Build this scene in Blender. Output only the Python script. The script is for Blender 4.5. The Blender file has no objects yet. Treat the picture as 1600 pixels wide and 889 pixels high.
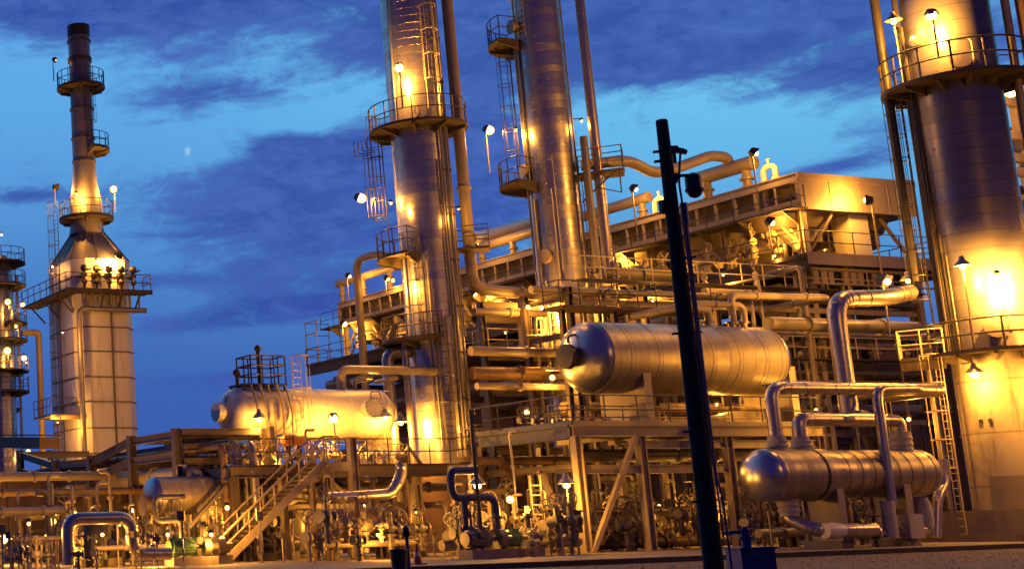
import bpy, math, random
import numpy as np
from math import sin, cos, pi, radians, atan2, hypot, sqrt
random.seed(7)
S = bpy.context.scene
COL = S.collection

# ------------------------------------------------------------------ camera
EYE = 1.6; FPX = 2222.0
PITCH, ROLL, YAW = 0.1781253652, 0.0271112823, 1.2253593987
CX, CY = -46.84, 444.5
_cp, _sp, _c, _s = cos(PITCH), sin(PITCH), cos(ROLL), sin(ROLL)
R0 = np.array([sin(YAW), -cos(YAW), 0.0]); F0 = np.array([cos(YAW), sin(YAW), 0.0]); U0 = np.array([0, 0, 1.0])
FW = F0 * _cp + U0 * _sp
UP = -F0 * _sp + U0 * _cp
RT_ = R0 * _c + UP * (-_s); UPr = R0 * _s + UP * _c     # rolled axes
def ray(px, py):
    a = (px - CX) / FPX; b = (py - CY) / FPX
    return RT_ * a - UPr * b + FW
cam_d = bpy.data.cameras.new('camera'); cam = bpy.data.objects.new('camera', cam_d); COL.objects.link(cam)
from mathutils import Matrix, Vector
cam.matrix_world = Matrix(((RT_[0], UPr[0], -FW[0], 0), (RT_[1], UPr[1], -FW[1], 0), (RT_[2], UPr[2], -FW[2], EYE), (0, 0, 0, 1)))
cam_d.sensor_width = 36.0; cam_d.lens = FPX / 1600 * 36.0
cam_d.shift_x = (800 - CX) / 1600.0
cam_d.clip_start = 0.1; cam_d.clip_end = 12000
S.camera = cam

# ------------------------------------------------------------------ world: dusk sky
W = bpy.data.worlds.new('World'); S.world = W; W.use_nodes = True
nt = W.node_tree; nt.nodes.clear()
class NG:
    def __init__(s, nt): s.nt = nt
    def n(s, t, **k):
        x = s.nt.nodes.new(t)
        for a, b in k.items(): setattr(x, a, b)
        return x
    def put(s, sock, v):
        if isinstance(v, bpy.types.NodeSocket): s.nt.links.new(v, sock)
        else: sock.default_value = v
    def m(s, op, *a, clamp=False):
        x = s.n('ShaderNodeMath', operation=op, use_clamp=clamp)
        for i, v in enumerate(a): s.put(x.inputs[i], v)
        return x.outputs[0]
    def mix(s, f, a, b, blend='MIX'):
        x = s.n('ShaderNodeMix', data_type='RGBA', blend_type=blend)
        s.put(x.inputs[0], f); s.put(x.inputs[6], a); s.put(x.inputs[7], b)
        return x.outputs[2]
    def sep(s, v):
        x = s.n('ShaderNodeSeparateXYZ'); s.put(x.inputs[0], v); return x.outputs
    def comb(s, a, b, c):
        x = s.n('ShaderNodeCombineXYZ')
        for i, v in enumerate((a, b, c)): s.put(x.inputs[i], v)
        return x.outputs[0]
    def noise(s, v, scale, detail=4, rough=0.55, dist=0.0):
        x = s.n('ShaderNodeTexNoise'); s.put(x.inputs['Vector'], v)
        x.inputs['Scale'].default_value = scale; x.inputs['Detail'].default_value = detail
        x.inputs['Roughness'].default_value = rough; x.inputs['Distortion'].default_value = dist
        return x.outputs[0]
    def ss(s, v, a, b):
        x = s.n('ShaderNodeMapRange', interpolation_type='SMOOTHSTEP')
        s.put(x.inputs[0], v); x.inputs[1].default_value = a; x.inputs[2].default_value = b
        return x.outputs[0]
g = NG(nt)
tc = g.n('ShaderNodeTexCoord')
dx, dy, dz = g.sep(tc.outputs['Generated'])
az = g.m('MULTIPLY', g.m('ARCTAN2', dx, dy), 180 / pi)       # degrees from the Y axis towards X
el = g.m('MULTIPLY', g.m('ARCSINE', dz), 180 / pi)
def azel(px, py):
    d = ray(px, py); return math.degrees(atan2(d[0], d[1])), math.degrees(math.asin(d[2] / np.linalg.norm(d)))
# streaky noise fields in azimuth / elevation
wv = g.comb(g.m('MULTIPLY', az, 0.055), g.m('MULTIPLY', g.m('SUBTRACT', el, g.m('MULTIPLY', az, 0.08)), 0.24), 0.0)
n1 = g.noise(wv, 1.6, 7, 0.6, 0.5)
wv2 = g.comb(g.m('MULTIPLY', az, 0.16), g.m('MULTIPLY', el, 0.42), 3.7)
n2 = g.noise(wv2, 1.5, 6, 0.62, 0.8)
def blob(px, py, wx, wy, tilt=0.0):
    a0, e0 = azel(px, py); sx = wx * 180 / pi / 2350; sy = wy * 180 / pi / 2350
    u = g.m('SUBTRACT', az, a0); v = g.m('SUBTRACT', g.m('SUBTRACT', el, e0), g.m('MULTIPLY', u, tilt))
    q = g.m('ADD', g.m('POWER', g.m('ABSOLUTE', g.m('DIVIDE', u, sx)), 2.0), g.m('POWER', g.m('ABSOLUTE', g.m('DIVIDE', v, sy)), 2.0))
    return g.m('POWER', 2.718, g.m('MULTIPLY', q, -1.0))
CL = [(430, -20, 520, 95, 0, 1.1), (120, 0, 260, 60, 0, .8), (690, 70, 140, 100, 0, .8), (960, 30, 330, 75, 0, 1.0), (1300, 25, 330, 60, .1, 1.05), (1340, 110, 90, 35, 0, .6),
      (330, 150, 190, 33, 0, .75), (420, 335, 300, 85, .06, 1.15), (520, 250, 150, 40, 0, .7), (40, 305, 120, 16, 0, .7), (1040, 105, 120, 24, 0, .55),
      (440, 222, 60, 18, 0, .6), (300, 500, 300, 26, 0.03, .6), (420, 590, 220, 24, 0.02, .55), (250, 440, 120, 16, 0, .4), (700, 215, 120, 40, 0, .5), (1180, 150, 120, 14, .1, .35), (1420, 200, 120, 22, .08, .45), (760, 330, 160, 120, 0, .75), (1320, 258, 90, 14, .06, .6), (560, 440, 260, 70, 0, .6), (1560, 60, 200, 60, 0, .7)]
acc = None
for px, py, wx, wy, t, k in CL:
    b = g.m('MULTIPLY', blob(px, py, wx, wy, t), k)
    acc = b if acc is None else g.m('ADD', acc, b)
dens = g.m('ADD', acc, g.m('MULTIPLY', g.m('SUBTRACT', n1, 0.5), 1.9))
dens = g.m('ADD', dens, g.m('MULTIPLY', g.m('SUBTRACT', n2, 0.5), 1.15))
n3 = g.noise(g.comb(g.m('MULTIPLY', az, 0.5), g.m('MULTIPLY', el, 0.95), 9.1), 1.4, 6, 0.65, 0.6)
dens = g.m('ADD', dens, g.m('MULTIPLY', g.m('SUBTRACT', n3, 0.5), 1.05))
cloud = g.ss(dens, 0.22, 0.98)
# clear sky: bright blue band higher up and to the right, deeper low on the left
lift = g.ss(el, 4.0, 19.0)
side = g.ss(az, 22.0, 52.0)
clear = g.mix(lift, (0.044, 0.115, 0.44, 1), (0.115, 0.400, 0.80, 1))
clear = g.mix(g.m('MULTIPLY', side, lift), clear, (0.160, 0.570, 0.90, 1))
clear = g.mix(g.m('MULTIPLY', g.ss(el, 30.0, 70.0), 0.7), clear, (0.05, 0.11, 0.42, 1))
cc = g.mix(g.ss(g.m('ADD', g.m('MULTIPLY', n2, .6), g.m('MULTIPLY', n3, .5)), .38, .72), (0.026, 0.056, 0.335, 1), (0.062, 0.125, 0.47, 1))
sky = g.mix(g.m('MULTIPLY', cloud, 0.93), clear, cc)
# the afterglow side is bright, the sky opposite and overhead is already dark
cd_ = g.m('COSINE', g.m('MULTIPLY', g.m('SUBTRACT', az, 18.0), pi / 180))
glow = g.m('MULTIPLY', g.ss(cd_, -0.25, 0.80), g.m('SUBTRACT', 1.0, g.m('MULTIPLY', g.ss(el, 34.0, 75.0), 0.75)))
sky = g.mix(glow, (0.010, 0.017, 0.15, 1), sky)
# the small hazy moon
mo = g.m('MULTIPLY', blob(293, 237, 4.0, 5.5), g.m('ADD', -0.05, g.noise(wv2, 24, 2)), clamp=True)
sky = g.mix(mo, sky, (0.75, 0.85, 0.9, 1))
below = g.ss(el, -3.0, 0.0)
sky = g.mix(below, (0.010, 0.013, 0.03, 1), sky)
bg = g.n('ShaderNodeBackground'); g.put(bg.inputs[0], sky); bg.inputs[1].default_value = 1.0
out = g.n('ShaderNodeOutputWorld'); nt.links.new(bg.outputs[0], out.inputs[0])

S.view_settings.view_transform = 'Standard'; S.view_settings.look = 'None'
S.view_settings.exposure = 0.0; S.view_settings.gamma = 1.0; S.view_settings.use_curve_mapping = False
S.cycles.use_denoising = True
S.cycles.max_bounces = 5; S.cycles.diffuse_bounces = 3; S.cycles.glossy_bounces = 3
S.cycles.sample_clamp_indirect = 4.0; S.cycles.sample_clamp_direct = 0.0
S.cycles.caustics_reflective = False; S.cycles.caustics_refractive = False
LAMP_GAIN = 0.47
BULB_K = 0.66
SODIUM = (1.0, 0.40, 0.045)

# ------------------------------------------------------------------ placing helpers
V = lambda *a: np.array(a, float)
O = V(0, 0, EYE)
def aY(px, py, Y): d = ray(px, py); return O + d * (Y / d[1])
def aX(px, py, X): d = ray(px, py); return O + d * (X / d[0])
def aZ(px, py, Z): d = ray(px, py); return O + d * ((Z - EYE) / d[2])
def aR(px, py, R): d = ray(px, py); return O + d * (R / hypot(d[0], d[1]))
def proj(P):
    d = np.array(P, float) - O; z = d @ FW
    return CX + FPX * (d @ RT_) / z, CY - FPX * (d @ UPr) / z
def zat(x, y, py):                                  # height at ground point (x, y) that shows at image row py
    lo, hi = -5.0, 80.0
    for _ in range(50):
        m = (lo + hi) / 2
        if proj((x, y, m))[1] > py: lo = m
        else: hi = m
    return lo

# ------------------------------------------------------------------ materials
MATS = {}
def mat(name, base, rough=0.5, metal=0.0, var=0.25, scale=1.2, bump=0.0, bscale=8.0, stain=None, stain_amt=0.0, rvar=0.12, seam=None, seam_axis=2, seam_dark=0.55, panel=0.0, grad=None):
    m = bpy.data.materials.new(name); m.use_nodes = True
    t = m.node_tree; t.nodes.clear(); q = NG(t)
    o = q.n('ShaderNodeOutputMaterial'); b = q.n('ShaderNodeBsdfPrincipled'); t.links.new(b.outputs[0], o.inputs[0])
    co = q.n('ShaderNodeTexCoord').outputs['Object']
    n = q.noise(co, scale, 5, 0.6)
    dark = tuple(c * (1 - var) for c in base) + (1,); lite = tuple(min(1, c * (1 + var)) for c in base) + (1,)
    col = q.mix(n, dark, lite)
    if stain:
        ax = q.sep(co); sv = q.comb(q.m('MULTIPLY', ax[0], 1.0), q.m('MULTIPLY', ax[1], 1.0), q.m('MULTIPLY', ax[2], 0.14))
        sm = q.ss(q.noise(sv, 1.7, 6, 0.65), 0.48, 0.72)
        col = q.mix(q.m('MULTIPLY', sm, stain_amt), col, tuple(stain) + (1,))
    r = q.m('ADD', rough - rvar / 2, q.m('MULTIPLY', q.noise(co, scale * 2.3, 4), rvar))
    h = q.m('MULTIPLY', q.noise(co, bscale, 4), bump) if bump else None
    if seam:
        ax = q.sep(co)[seam_axis]; u = q.m('DIVIDE', ax, seam); fr = q.m('FRACT', u)
        ln = q.m('LESS_THAN', fr, 0.05 if seam < 1.0 else 0.035)
        wn = q.n('ShaderNodeTexWhiteNoise', noise_dimensions='1D'); t.links.new(q.m('FLOOR', u), wn.inputs['W'])
        col = q.mix(q.m('MULTIPLY', wn.outputs[0], panel), col, tuple(c * 0.6 for c in base) + (1,))
        col = q.mix(q.m('MULTIPLY', ln, seam_dark), col, tuple(c * 0.25 for c in base) + (1,))
        r = q.m('ADD', r, q.m('MULTIPLY', q.m('SUBTRACT', wn.outputs[0], 0.5), 0.16))
        hs = q.m('ADD', q.m('MULTIPLY', ln, -0.03), q.m('MULTIPLY', q.m('SUBTRACT', fr, 0.5), q.m('MULTIPLY', q.m('SUBTRACT', wn.outputs[0], 0.5), 0.05)))
        h = q.m('ADD', h, hs) if h else hs
    q.put(b.inputs['Base Color'], col); q.put(b.inputs['Roughness'], r); b.inputs['Metallic'].default_value = metal
    if h is not None:
        bp = q.n('ShaderNodeBump'); bp.inputs['Strength'].default_value = 0.6; bp.inputs['Distance'].default_value = 1.0
        q.put(bp.inputs['Height'], h); t.links.new(bp.outputs[0], b.inputs['Normal'])
    MATS[name] = m; return m
def emit(name, col, st):
    m = bpy.data.materials.new(name); m.use_nodes = True; t = m.node_tree; t.nodes.clear()
    o = t.nodes.new('ShaderNodeOutputMaterial'); e = t.nodes.new('ShaderNodeEmission'); e.inputs[0].default_value = (*col, 1); e.inputs[1].default_value = st
    t.links.new(e.outputs[0], o.inputs[0]); MATS[name] = m; return m
ALU = (0.46, 0.435, 0.405)
mat('clad_tower', ALU, 0.36, 0.85, 0.18, 0.7, 0.012, 2.2, (0.16, 0.12, 0.09), 0.6, 0.14, seam=0.42, seam_axis=2, seam_dark=0.7, panel=0.35)
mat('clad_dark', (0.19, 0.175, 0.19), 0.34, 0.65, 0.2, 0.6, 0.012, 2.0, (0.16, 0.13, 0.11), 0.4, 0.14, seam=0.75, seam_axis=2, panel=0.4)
mat('clad_vessel', (0.36, 0.315, 0.26), 0.47, 0.55, 0.22, 0.9, 0.012, 2.2, (0.17, 0.12, 0.08), 0.45, 0.14, seam=0.80, seam_axis=0, seam_dark=0.6, panel=0.5)
mat('clad_hx', (0.35, 0.295, 0.245), 0.44, 0.6, 0.25, 1.2, 0.012, 3.0, (0.15, 0.10, 0.07), 0.5, 0.14, seam=0.34, seam_axis=0, seam_dark=0.55, panel=0.8)
mat('clad_pipe', (0.48, 0.42, 0.35), 0.36, 0.9, 0.15, 1.5, 0.006, 6.0, (0.25, 0.18, 0.12), 0.25, 0.12)
mat('clad_head', (0.38, 0.37, 0.41), 0.30, 0.9, 0.12, 0.8, 0.006, 2.5, (0.20, 0.17, 0.16), 0.3, 0.1)
mat('white_vessel', (0.62, 0.58, 0.50), 0.42, 0.0, 0.08, 0.6, 0.004, 3.0, (0.40, 0.32, 0.22), 0.3, 0.15)
mat('cream_steel', (0.35, 0.29, 0.205), 0.5, 0.0, 0.22, 0.9, 0.004, 8.0, (0.28, 0.19, 0.11), 0.55, 0.15)
mat('steel', (0.125, 0.10, 0.08), 0.5, 0.25, 0.25, 1.1, 0.004, 9.0, (0.17, 0.11, 0.07), 0.5, 0.15)
mat('dark_steel', (0.05, 0.045, 0.042), 0.5, 0.3, 0.3, 1.5, 0.003, 9.0, (0.09, 0.05, 0.03), 0.4)
mat('rail_steel', (0.07, 0.06, 0.05), 0.5, 0.3, 0.3, 2.0)
mat('yellow_rail', (0.50, 0.42, 0.24), 0.5, 0.1, 0.25, 2.0)
mat('galv', (0.30, 0.28, 0.26), 0.42, 0.6, 0.2, 2.0, 0.003, 12)
mat('deck_steel', (0.075, 0.058, 0.045), 0.65, 0.3, 0.3, 1.5, 0.006, 14, (0.12, 0.07, 0.04), 0.5)
mat('pipe_paint', (0.30, 0.25, 0.18), 0.42, 0.0, 0.16, 1.2, 0.003, 7, (0.30, 0.22, 0.14), 0.4, 0.15)
mat('pipe_grey', (0.17, 0.155, 0.14), 0.42, 0.3, 0.22, 1.2, 0.003, 7, (0.16, 0.10, 0.07), 0.45)
mat('pipe_rust', (0.15, 0.095, 0.065), 0.6, 0.1, 0.3, 1.5, 0.005, 9, (0.12, 0.06, 0.03), 0.5)
mat('blue_paint_and_sky', (0.035, 0.05, 0.16), 0.5, 0.0, 0.35, 3.0, 0.004, 9, (0.035, 0.03, 0.03), 0.6)  # also carries the reflected sky's blue on the platform girder
mat('green_paint', (0.10, 0.22, 0.10), 0.45, 0.0, 0.2, 2.0)
mat('red_paint', (0.45, 0.06, 0.03), 0.45, 0.0, 0.2, 2.0)
mat('orange_drum', (0.62, 0.26, 0.05), 0.42, 0.0, 0.15, 2.0)
mat('wrap', (0.42, 0.39, 0.35), 0.8, 0.0, 0.2, 3.0, 0.05, 5.0, (0.26, 0.22, 0.18), 0.4)
mat('concrete', (0.25, 0.21, 0.17), 0.85, 0.0, 0.22, 0.5, 0.012, 6.0, (0.16, 0.12, 0.09), 0.6)
mat('skirt_concrete', (0.42, 0.36, 0.27), 0.85, 0.0, 0.3, 0.8, 0.02, 3.0, (0.13, 0.10, 0.075), 0.85, 0.14, seam=2.3, seam_axis=2, seam_dark=0.45)
mat('furnace_panel', (0.62, 0.59, 0.60), 0.55, 0.15, 0.14, 0.5, 0.004, 5.0, (0.25, 0.20, 0.16), 0.5)
mat('furnace_roof', (0.22, 0.20, 0.19), 0.55, 0.3, 0.25, 0.7, 0.004, 5.0, (0.30, 0.22, 0.15), 0.5)
mat('stack_steel', (0.25, 0.235, 0.25), 0.5, 0.35, 0.22, 0.7, 0.004, 6.0, (0.18, 0.12, 0.09), 0.55)
mat('soot', (0.035, 0.032, 0.03), 0.7, 0.1, 0.3, 2.0)
mat('pole_black', (0.010, 0.009, 0.009), 0.9, 0.0, 0.4, 3.0, 0.01, 10)
mat('black', (0.015, 0.015, 0.017), 0.45, 0.0, 0.3, 3.0)
mat('glass_dark', (0.02, 0.02, 0.025), 0.1, 0.0, 0.1, 3.0)
mat('gravel', (0.13, 0.088, 0.06), 0.9, 0.0, 0.75, 16.0, 0.07, 14.0, (0.085, 0.06, 0.045), 0.08)
mat('kerb_shadow_concrete', (0.045, 0.038, 0.032), 0.85, 0.0, 0.3, 2.0, 0.01, 6.0)  # shadow on the kerb face put into the dark base colour
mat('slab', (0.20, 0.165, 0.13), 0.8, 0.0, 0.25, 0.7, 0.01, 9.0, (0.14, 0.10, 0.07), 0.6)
def bulb(name, core, edge, st):      # emission fades to an orange rim, a soft glow put into the globe
    m = emit(name, core, st); t = m.node_tree; q = NG(t); e = [n for n in t.nodes if n.type == 'EMISSION'][0]
    lw = q.n('ShaderNodeLayerWeight'); lw.inputs[0].default_value = 0.5; f = q.m('POWER', q.m('SUBTRACT', 1.0, lw.outputs['Facing']), 1.5)
    q.put(e.inputs[0], q.mix(f, edge + (1,), core + (1,))); q.put(e.inputs[1], q.m('ADD', 1.4, q.m('MULTIPLY', f, st)))
bulb('bulb', (1.0, 0.66, 0.26), (1.0, 0.45, 0.08), 16.0)
bulb('bulb_small', (1.0, 0.58, 0.17), (1.0, 0.40, 0.05), 11.0)

# ------------------------------------------------------------------ mesh helper
class MB:
    def __init__(s): s.v = []; s.f = []; s.sm = []
    def _add(s, vs, fs, sm=False):
        k = len(s.v); s.v.extend([tuple(map(float, p)) for p in vs])
        for f in fs: s.f.append(tuple(i + k for i in f)); s.sm.append(sm)
        return s
    def box(s, x0, y0, z0, x1, y1, z1):
        x0, x1 = sorted((x0, x1)); y0, y1 = sorted((y0, y1)); z0, z1 = sorted((z0, z1))
        v = [(x, y, z) for z in (z0, z1) for y in (y0, y1) for x in (x0, x1)]
        return s._add(v, [(0, 2, 3, 1), (4, 5, 7, 6), (0, 1, 5, 4), (2, 6, 7, 3), (0, 4, 6, 2), (1, 3, 7, 5)])
    def bar(s, p, q, w, h=None, up=(0, 0, 1)):
        h = h or w; p = V(*p); q = V(*q); d = q - p; L = np.linalg.norm(d)
        if L < 1e-6: return s
        d /= L; up = V(*up)
        if abs(d @ up) > 0.98: up = V(0, 1, 0)
        a = np.cross(d, up); a /= np.linalg.norm(a); b = np.cross(a, d)
        a = a * w / 2; b = b * h / 2
        v = [p - a - b, p + a - b, p + a + b, p - a + b, q - a - b, q + a - b, q + a + b, q - a + b]
        return s._add(v, [(3, 2, 1, 0), (4, 5, 6, 7), (0, 1, 5, 4), (1, 2, 6, 5), (2, 3, 7, 6), (3, 0, 4, 7)])
    def ibeam(s, p, q, w, h, up=(0, 0, 1), t=None):
        t = t or max(0.02, h * 0.09); p = V(*p); q = V(*q); d = q - p; d = d / np.linalg.norm(d); up = V(*up)
        if abs(d @ up) > 0.98: up = V(0, 1, 0)
        a = np.cross(d, up); a /= np.linalg.norm(a); b = np.cross(a, d); e = t * .4; W = w / 2; H = h / 2
        pr = [(-W, -H), (W, -H), (W, -H + t), (e, -H + t), (e, H - t), (W, H - t), (W, H), (-W, H), (-W, H - t), (-e, H - t), (-e, -H + t), (-W, -H + t)]
        v = [p + a * x + b * y for x, y in pr] + [q + a * x + b * y for x, y in pr]
        fs = [(i, (i + 1) % 12, 12 + (i + 1) % 12, 12 + i) for i in range(12)]
        for k, fl in ((0, True), (12, False)):
            for f in ((0, 1, 2, 3, 10, 11), (3, 4, 9, 10), (4, 5, 6, 7, 8, 9)): f = tuple(k + i for i in f); fs.append(tuple(reversed(f)) if fl else f)
        return s._add(v, fs)
    def tube(s, p, q, r, n=8, r2=None, cap=True):
        p = V(*p); q = V(*q); d = q - p; L = np.linalg.norm(d)
        if L < 1e-6: return s
        d /= L; up = V(0, 0, 1) if abs(d[2]) < 0.95 else V(0, 1, 0)
        a = np.cross(d, up); a /= np.linalg.norm(a); b = np.cross(a, d); r2 = r if r2 is None else r2
        an = [2 * pi * i / n for i in range(n)]
        v = [p + (a * cos(t) + b * sin(t)) * r for t in an] + [q + (a * cos(t) + b * sin(t)) * r2 for t in an]
        s._add(v, [(i, (i + 1) % n, n + (i + 1) % n, n + i) for i in range(n)], True)
        if cap:
            k = len(s.v) - 2 * n
            s.f.append(tuple(k + i for i in reversed(range(n)))); s.sm.append(False)
            s.f.append(tuple(k + n + i for i in range(n))); s.sm.append(False)
        return s
    def path(s, pts, r, n=10, closed=False, rs=None):
        pts = [V(*p) for p in pts]; N = len(pts); prev = None; rows = []
        for i in range(N):
            if closed: d = pts[(i + 1) % N] - pts[i - 1]
            else: d = pts[min(i + 1, N - 1)] - pts[max(i - 1, 0)]
            d = d / (np.linalg.norm(d) + 1e-12)
            if prev is None:
                u = V(0, 0, 1) if abs(d[2]) < 0.9 else V(0, 1, 0)
            else: u = prev
            u = u - d * (u @ d); u = u / (np.linalg.norm(u) + 1e-12); prev = u; w = np.cross(d, u)
            rows.append([pts[i] + (u * cos(2 * pi * k / n) + w * sin(2 * pi * k / n)) * r for k in range(n)])
        if rs is not None: rows = [[pts[i] + (p - pts[i]) * (rs[i] / r) for p in row] for i, row in enumerate(rows)]
        v = [p for row in rows for p in row]; fs = []
        for i in range(N if closed else N - 1):
            j = (i + 1) % N
            for k in range(n): fs.append((i * n + k, i * n + (k + 1) % n, j * n + (k + 1) % n, j * n + k))
        s._add(v, fs, True)
        if not closed:
            k = len(s.v) - N * n
            s.f.append(tuple(k + i for i in reversed(range(n)))); s.sm.append(False)
            s.f.append(tuple(k + (N - 1) * n + i for i in range(n))); s.sm.append(False)
        return s
    def pipe(s, pts, r, bend=None, n=12, bead=0):
        bend = bend or r * 2.6; pts = [V(*p) for p in pts]; o = [pts[0]]
        for i in range(1, len(pts) - 1):
            a = pts[i - 1] - pts[i]; b = pts[i + 1] - pts[i]; la = np.linalg.norm(a); lb = np.linalg.norm(b)
            a = a / la; b = b / lb; k = min(bend, la * 0.48, lb * 0.48)
            for t in np.linspace(0, 1, 7):
                p = pts[i] + a * k * (1 - t) ** 2 + b * k * t ** 2
                o.append(p)
        o.append(pts[-1])
        if not bead: return s.path(o, r, n)
        q = []; rr = []; acc = .3
        for i in range(len(o) - 1):
            a, b = o[i], o[i + 1]; L = np.linalg.norm(b - a)
            if L < 1e-6: continue
            d = (b - a) / L; q.append(a); rr.append(r)
            if L < .3:
                q += [a + d * L * .35, a + d * L * .4, a + d * L * .6, a + d * L * .65]; rr += [r, r * 1.045, r * 1.045, r]
                continue
            t = acc
            while t < L - .08:
                for dt, k in ((-.03, 1), (-.025, 1.05), (.025, 1.05), (.03, 1)): q.append(a + d * (t + dt)); rr.append(r * k)
                t += bead
        q.append(o[-1]); rr.append(r)
        return s.path(q, r, n, False, rr)
    def lathe(s, base, axis, prof, n=32, cap=True):      # prof: (radius, distance along the axis)
        base = V(*base); d = V(*axis); d = d / np.linalg.norm(d); up = V(0, 0, 1) if abs(d[2]) < 0.9 else V(0, 1, 0)
        a = np.cross(d, up); a /= np.linalg.norm(a); b = np.cross(a, d)
        v = []
        for r, t in prof:
            for k in range(n): v.append(base + d * t + (a * cos(2 * pi * k / n) + b * sin(2 * pi * k / n)) * max(r, 1e-4))
        m = len(prof); fs = [(i * n + k, i * n + (k + 1) % n, (i + 1) * n + (k + 1) % n, (i + 1) * n + k) for i in range(m - 1) for k in range(n)]
        s._add(v, fs, True)
        if cap:
            k0 = len(s.v) - m * n
            s.f.append(tuple(k0 + i for i in reversed(range(n)))); s.sm.append(False)
            s.f.append(tuple(k0 + (m - 1) * n + i for i in range(n))); s.sm.append(False)
        return s
    def hoop(s, c, axis, R, r, n=20, m=6, a0=0, a1=360, ref=None):
        c = V(*c); d = V(*axis); d = d / np.linalg.norm(d); up = V(0, 0, 1) if abs(d[2]) < 0.9 else V(1, 0, 0)
        if abs(d[2]) >= 0.9: a = V(1, 0, 0); b = V(0, 1, 0)
        else: a = np.cross(d, up); a /= np.linalg.norm(a); b = np.cross(a, d)
        full = abs(a1 - a0) >= 359
        k = n if full else n + 1
        pts = [c + (a * cos(radians(a0 + (a1 - a0) * i / n)) + b * sin(radians(a0 + (a1 - a0) * i / n))) * R for i in range(k)]
        return s.path(pts, r, m, full)
    def sector(s, c, z0, z1, r0, r1, a0, a1, n=None):     # flat annular deck
        n = n or max(4, int(abs(a1 - a0) / 9)); A = [radians(a0 + (a1 - a0) * i / n) for i in range(n + 1)]; v = []
        for a in A:
            for r, z in ((r0, z0), (r1, z0), (r1, z1), (r0, z1)): v.append((c[0] + r * cos(a), c[1] + r * sin(a), z))
        fs = []
        for i in range(n):
            k = 4 * i
            for j in range(4): fs.append((k + j, k + 4 + j, k + 4 + (j + 1) % 4, k + (j + 1) % 4))
        fs.append((0, 1, 2, 3)); k = 4 * n; fs.append((k + 3, k + 2, k + 1, k))
        return s._add(v, fs)
    def sphere(s, c, r, n=14, m=8, sz=1.0):
        prof = [(r * sin(pi * i / m), -r * sz * cos(pi * i / m)) for i in range(m + 1)]
        return s.lathe(c, (0, 0, 1), prof, n, False)
    def prism(s, poly, axis_vec):                          # planar polygon pushed along a vector
        a = V(*axis_vec); n = len(poly); v = [V(*p) for p in poly] + [V(*p) + a for p in poly]
        return s._add(v, [tuple(reversed(range(n))), tuple(range(n, 2 * n))] + [(i, (i + 1) % n, n + (i + 1) % n, n + i) for i in range(n)])
    def rail(s, pts, h=1.1, r=0.03, step=1.4, mid=2, closed=False):
        pts = [V(*p) for p in pts]
        segs = list(zip(pts[:-1], pts[1:])) + ([(pts[-1], pts[0])] if closed else [])
        for a, b in segs:
            L = np.linalg.norm(b - a); k = max(1, int(round(L / step)))
            for i in range(k): p = a + (b - a) * i / k; s.tube(p, p + V(0, 0, h), r, 6)
            for j in range(mid): z = V(0, 0, h * (1 - j / mid)); s.tube(a + z, b + z, r, 6)
        if not closed: s.tube(pts[-1], pts[-1] + V(0, 0, h), r, 6)
        return s
    def arcrail(s, c, z, R, a0, a1, h=1.1, r=0.033, step=18, mid=2):
        k = max(2, int(abs(a1 - a0) / step))
        P = lambda t, zz: (c[0] + R * cos(radians(t)), c[1] + R * sin(radians(t)), zz)
        for i in range(k + 1): t = a0 + (a1 - a0) * i / k; s.tube(P(t, z), P(t, z + h), r, 6)
        for j in range(mid): s.path([P(a0 + (a1 - a0) * i / (3 * k), z + h * (1 - j / mid)) for i in range(3 * k + 1)], r, 6)
        return s
    def build(s, name, m, parent=None, loc=None):
        root = parent
        while root is not None and root.parent is not None: root = root.parent
        off = V(*root['_o']) if root is not None else (V(*loc) if loc is not None else V(0, 0, 0))
        me = bpy.data.meshes.new(name); me.from_pydata([tuple(V(*p) - off) for p in s.v], [], s.f)
        me.polygons.foreach_set('use_smooth', s.sm); me.update()
        try: me.set_sharp_from_angle(angle=radians(40))
        except Exception: pass
        me.materials.append(MATS[m] if isinstance(m, str) else m)
        o = bpy.data.objects.new(name, me); COL.objects.link(o)
        if parent is not None: o.parent = parent
        elif loc is not None: o.location = tuple(off)
        o['_o'] = [float(x) for x in off]
        return o

def islands(m):
    par = list(range(len(m.v)))
    def find(i):
        while par[i] != i: par[i] = par[par[i]]; i = par[i]
        return i
    for f in m.f:
        a = find(f[0])
        for i in f[1:]: par[find(i)] = a
    out = {}
    for f, sm in zip(m.f, m.sm): out.setdefault(find(f[0]), []).append((f, sm))
    res = []
    for fs in out.values():
        k = MB(); mp = {}
        for f, sm in fs:
            for i in f:
                if i not in mp: mp[i] = len(k.v); k.v.append(m.v[i])
            k.f.append(tuple(mp[i] for i in f)); k.sm.append(sm)
        res.append(k)
    return res
def build_each(m, name, mt, parent): return [k.build(name, mt, parent) for k in islands(m)]
def tag(o, label, cat, group=None):
    o['label'] = label; o['category'] = cat
    if group: o['group'] = group
    return o
def thing(name, label, cat, loc, group=None):
    o = bpy.data.objects.new(name, None); COL.objects.link(o); o.location = tuple(map(float, loc)); o.empty_display_size = 0.3
    o['_o'] = [float(x) for x in loc]
    return tag(o, label, cat, group)
def copy_tree(o, parent=None):
    c = o.copy(); COL.objects.link(c)
    if parent is not None: c.parent = parent
    for ch in list(o.children): copy_tree(ch, c)
    return c
def one(name, mb, m, label, cat, loc, group=None): return tag(mb.build(name, m, None, loc), label, cat, group)
def struct(name, mb, m):
    o = mb.build(name, m); o['kind'] = 'structure'; return o

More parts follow.
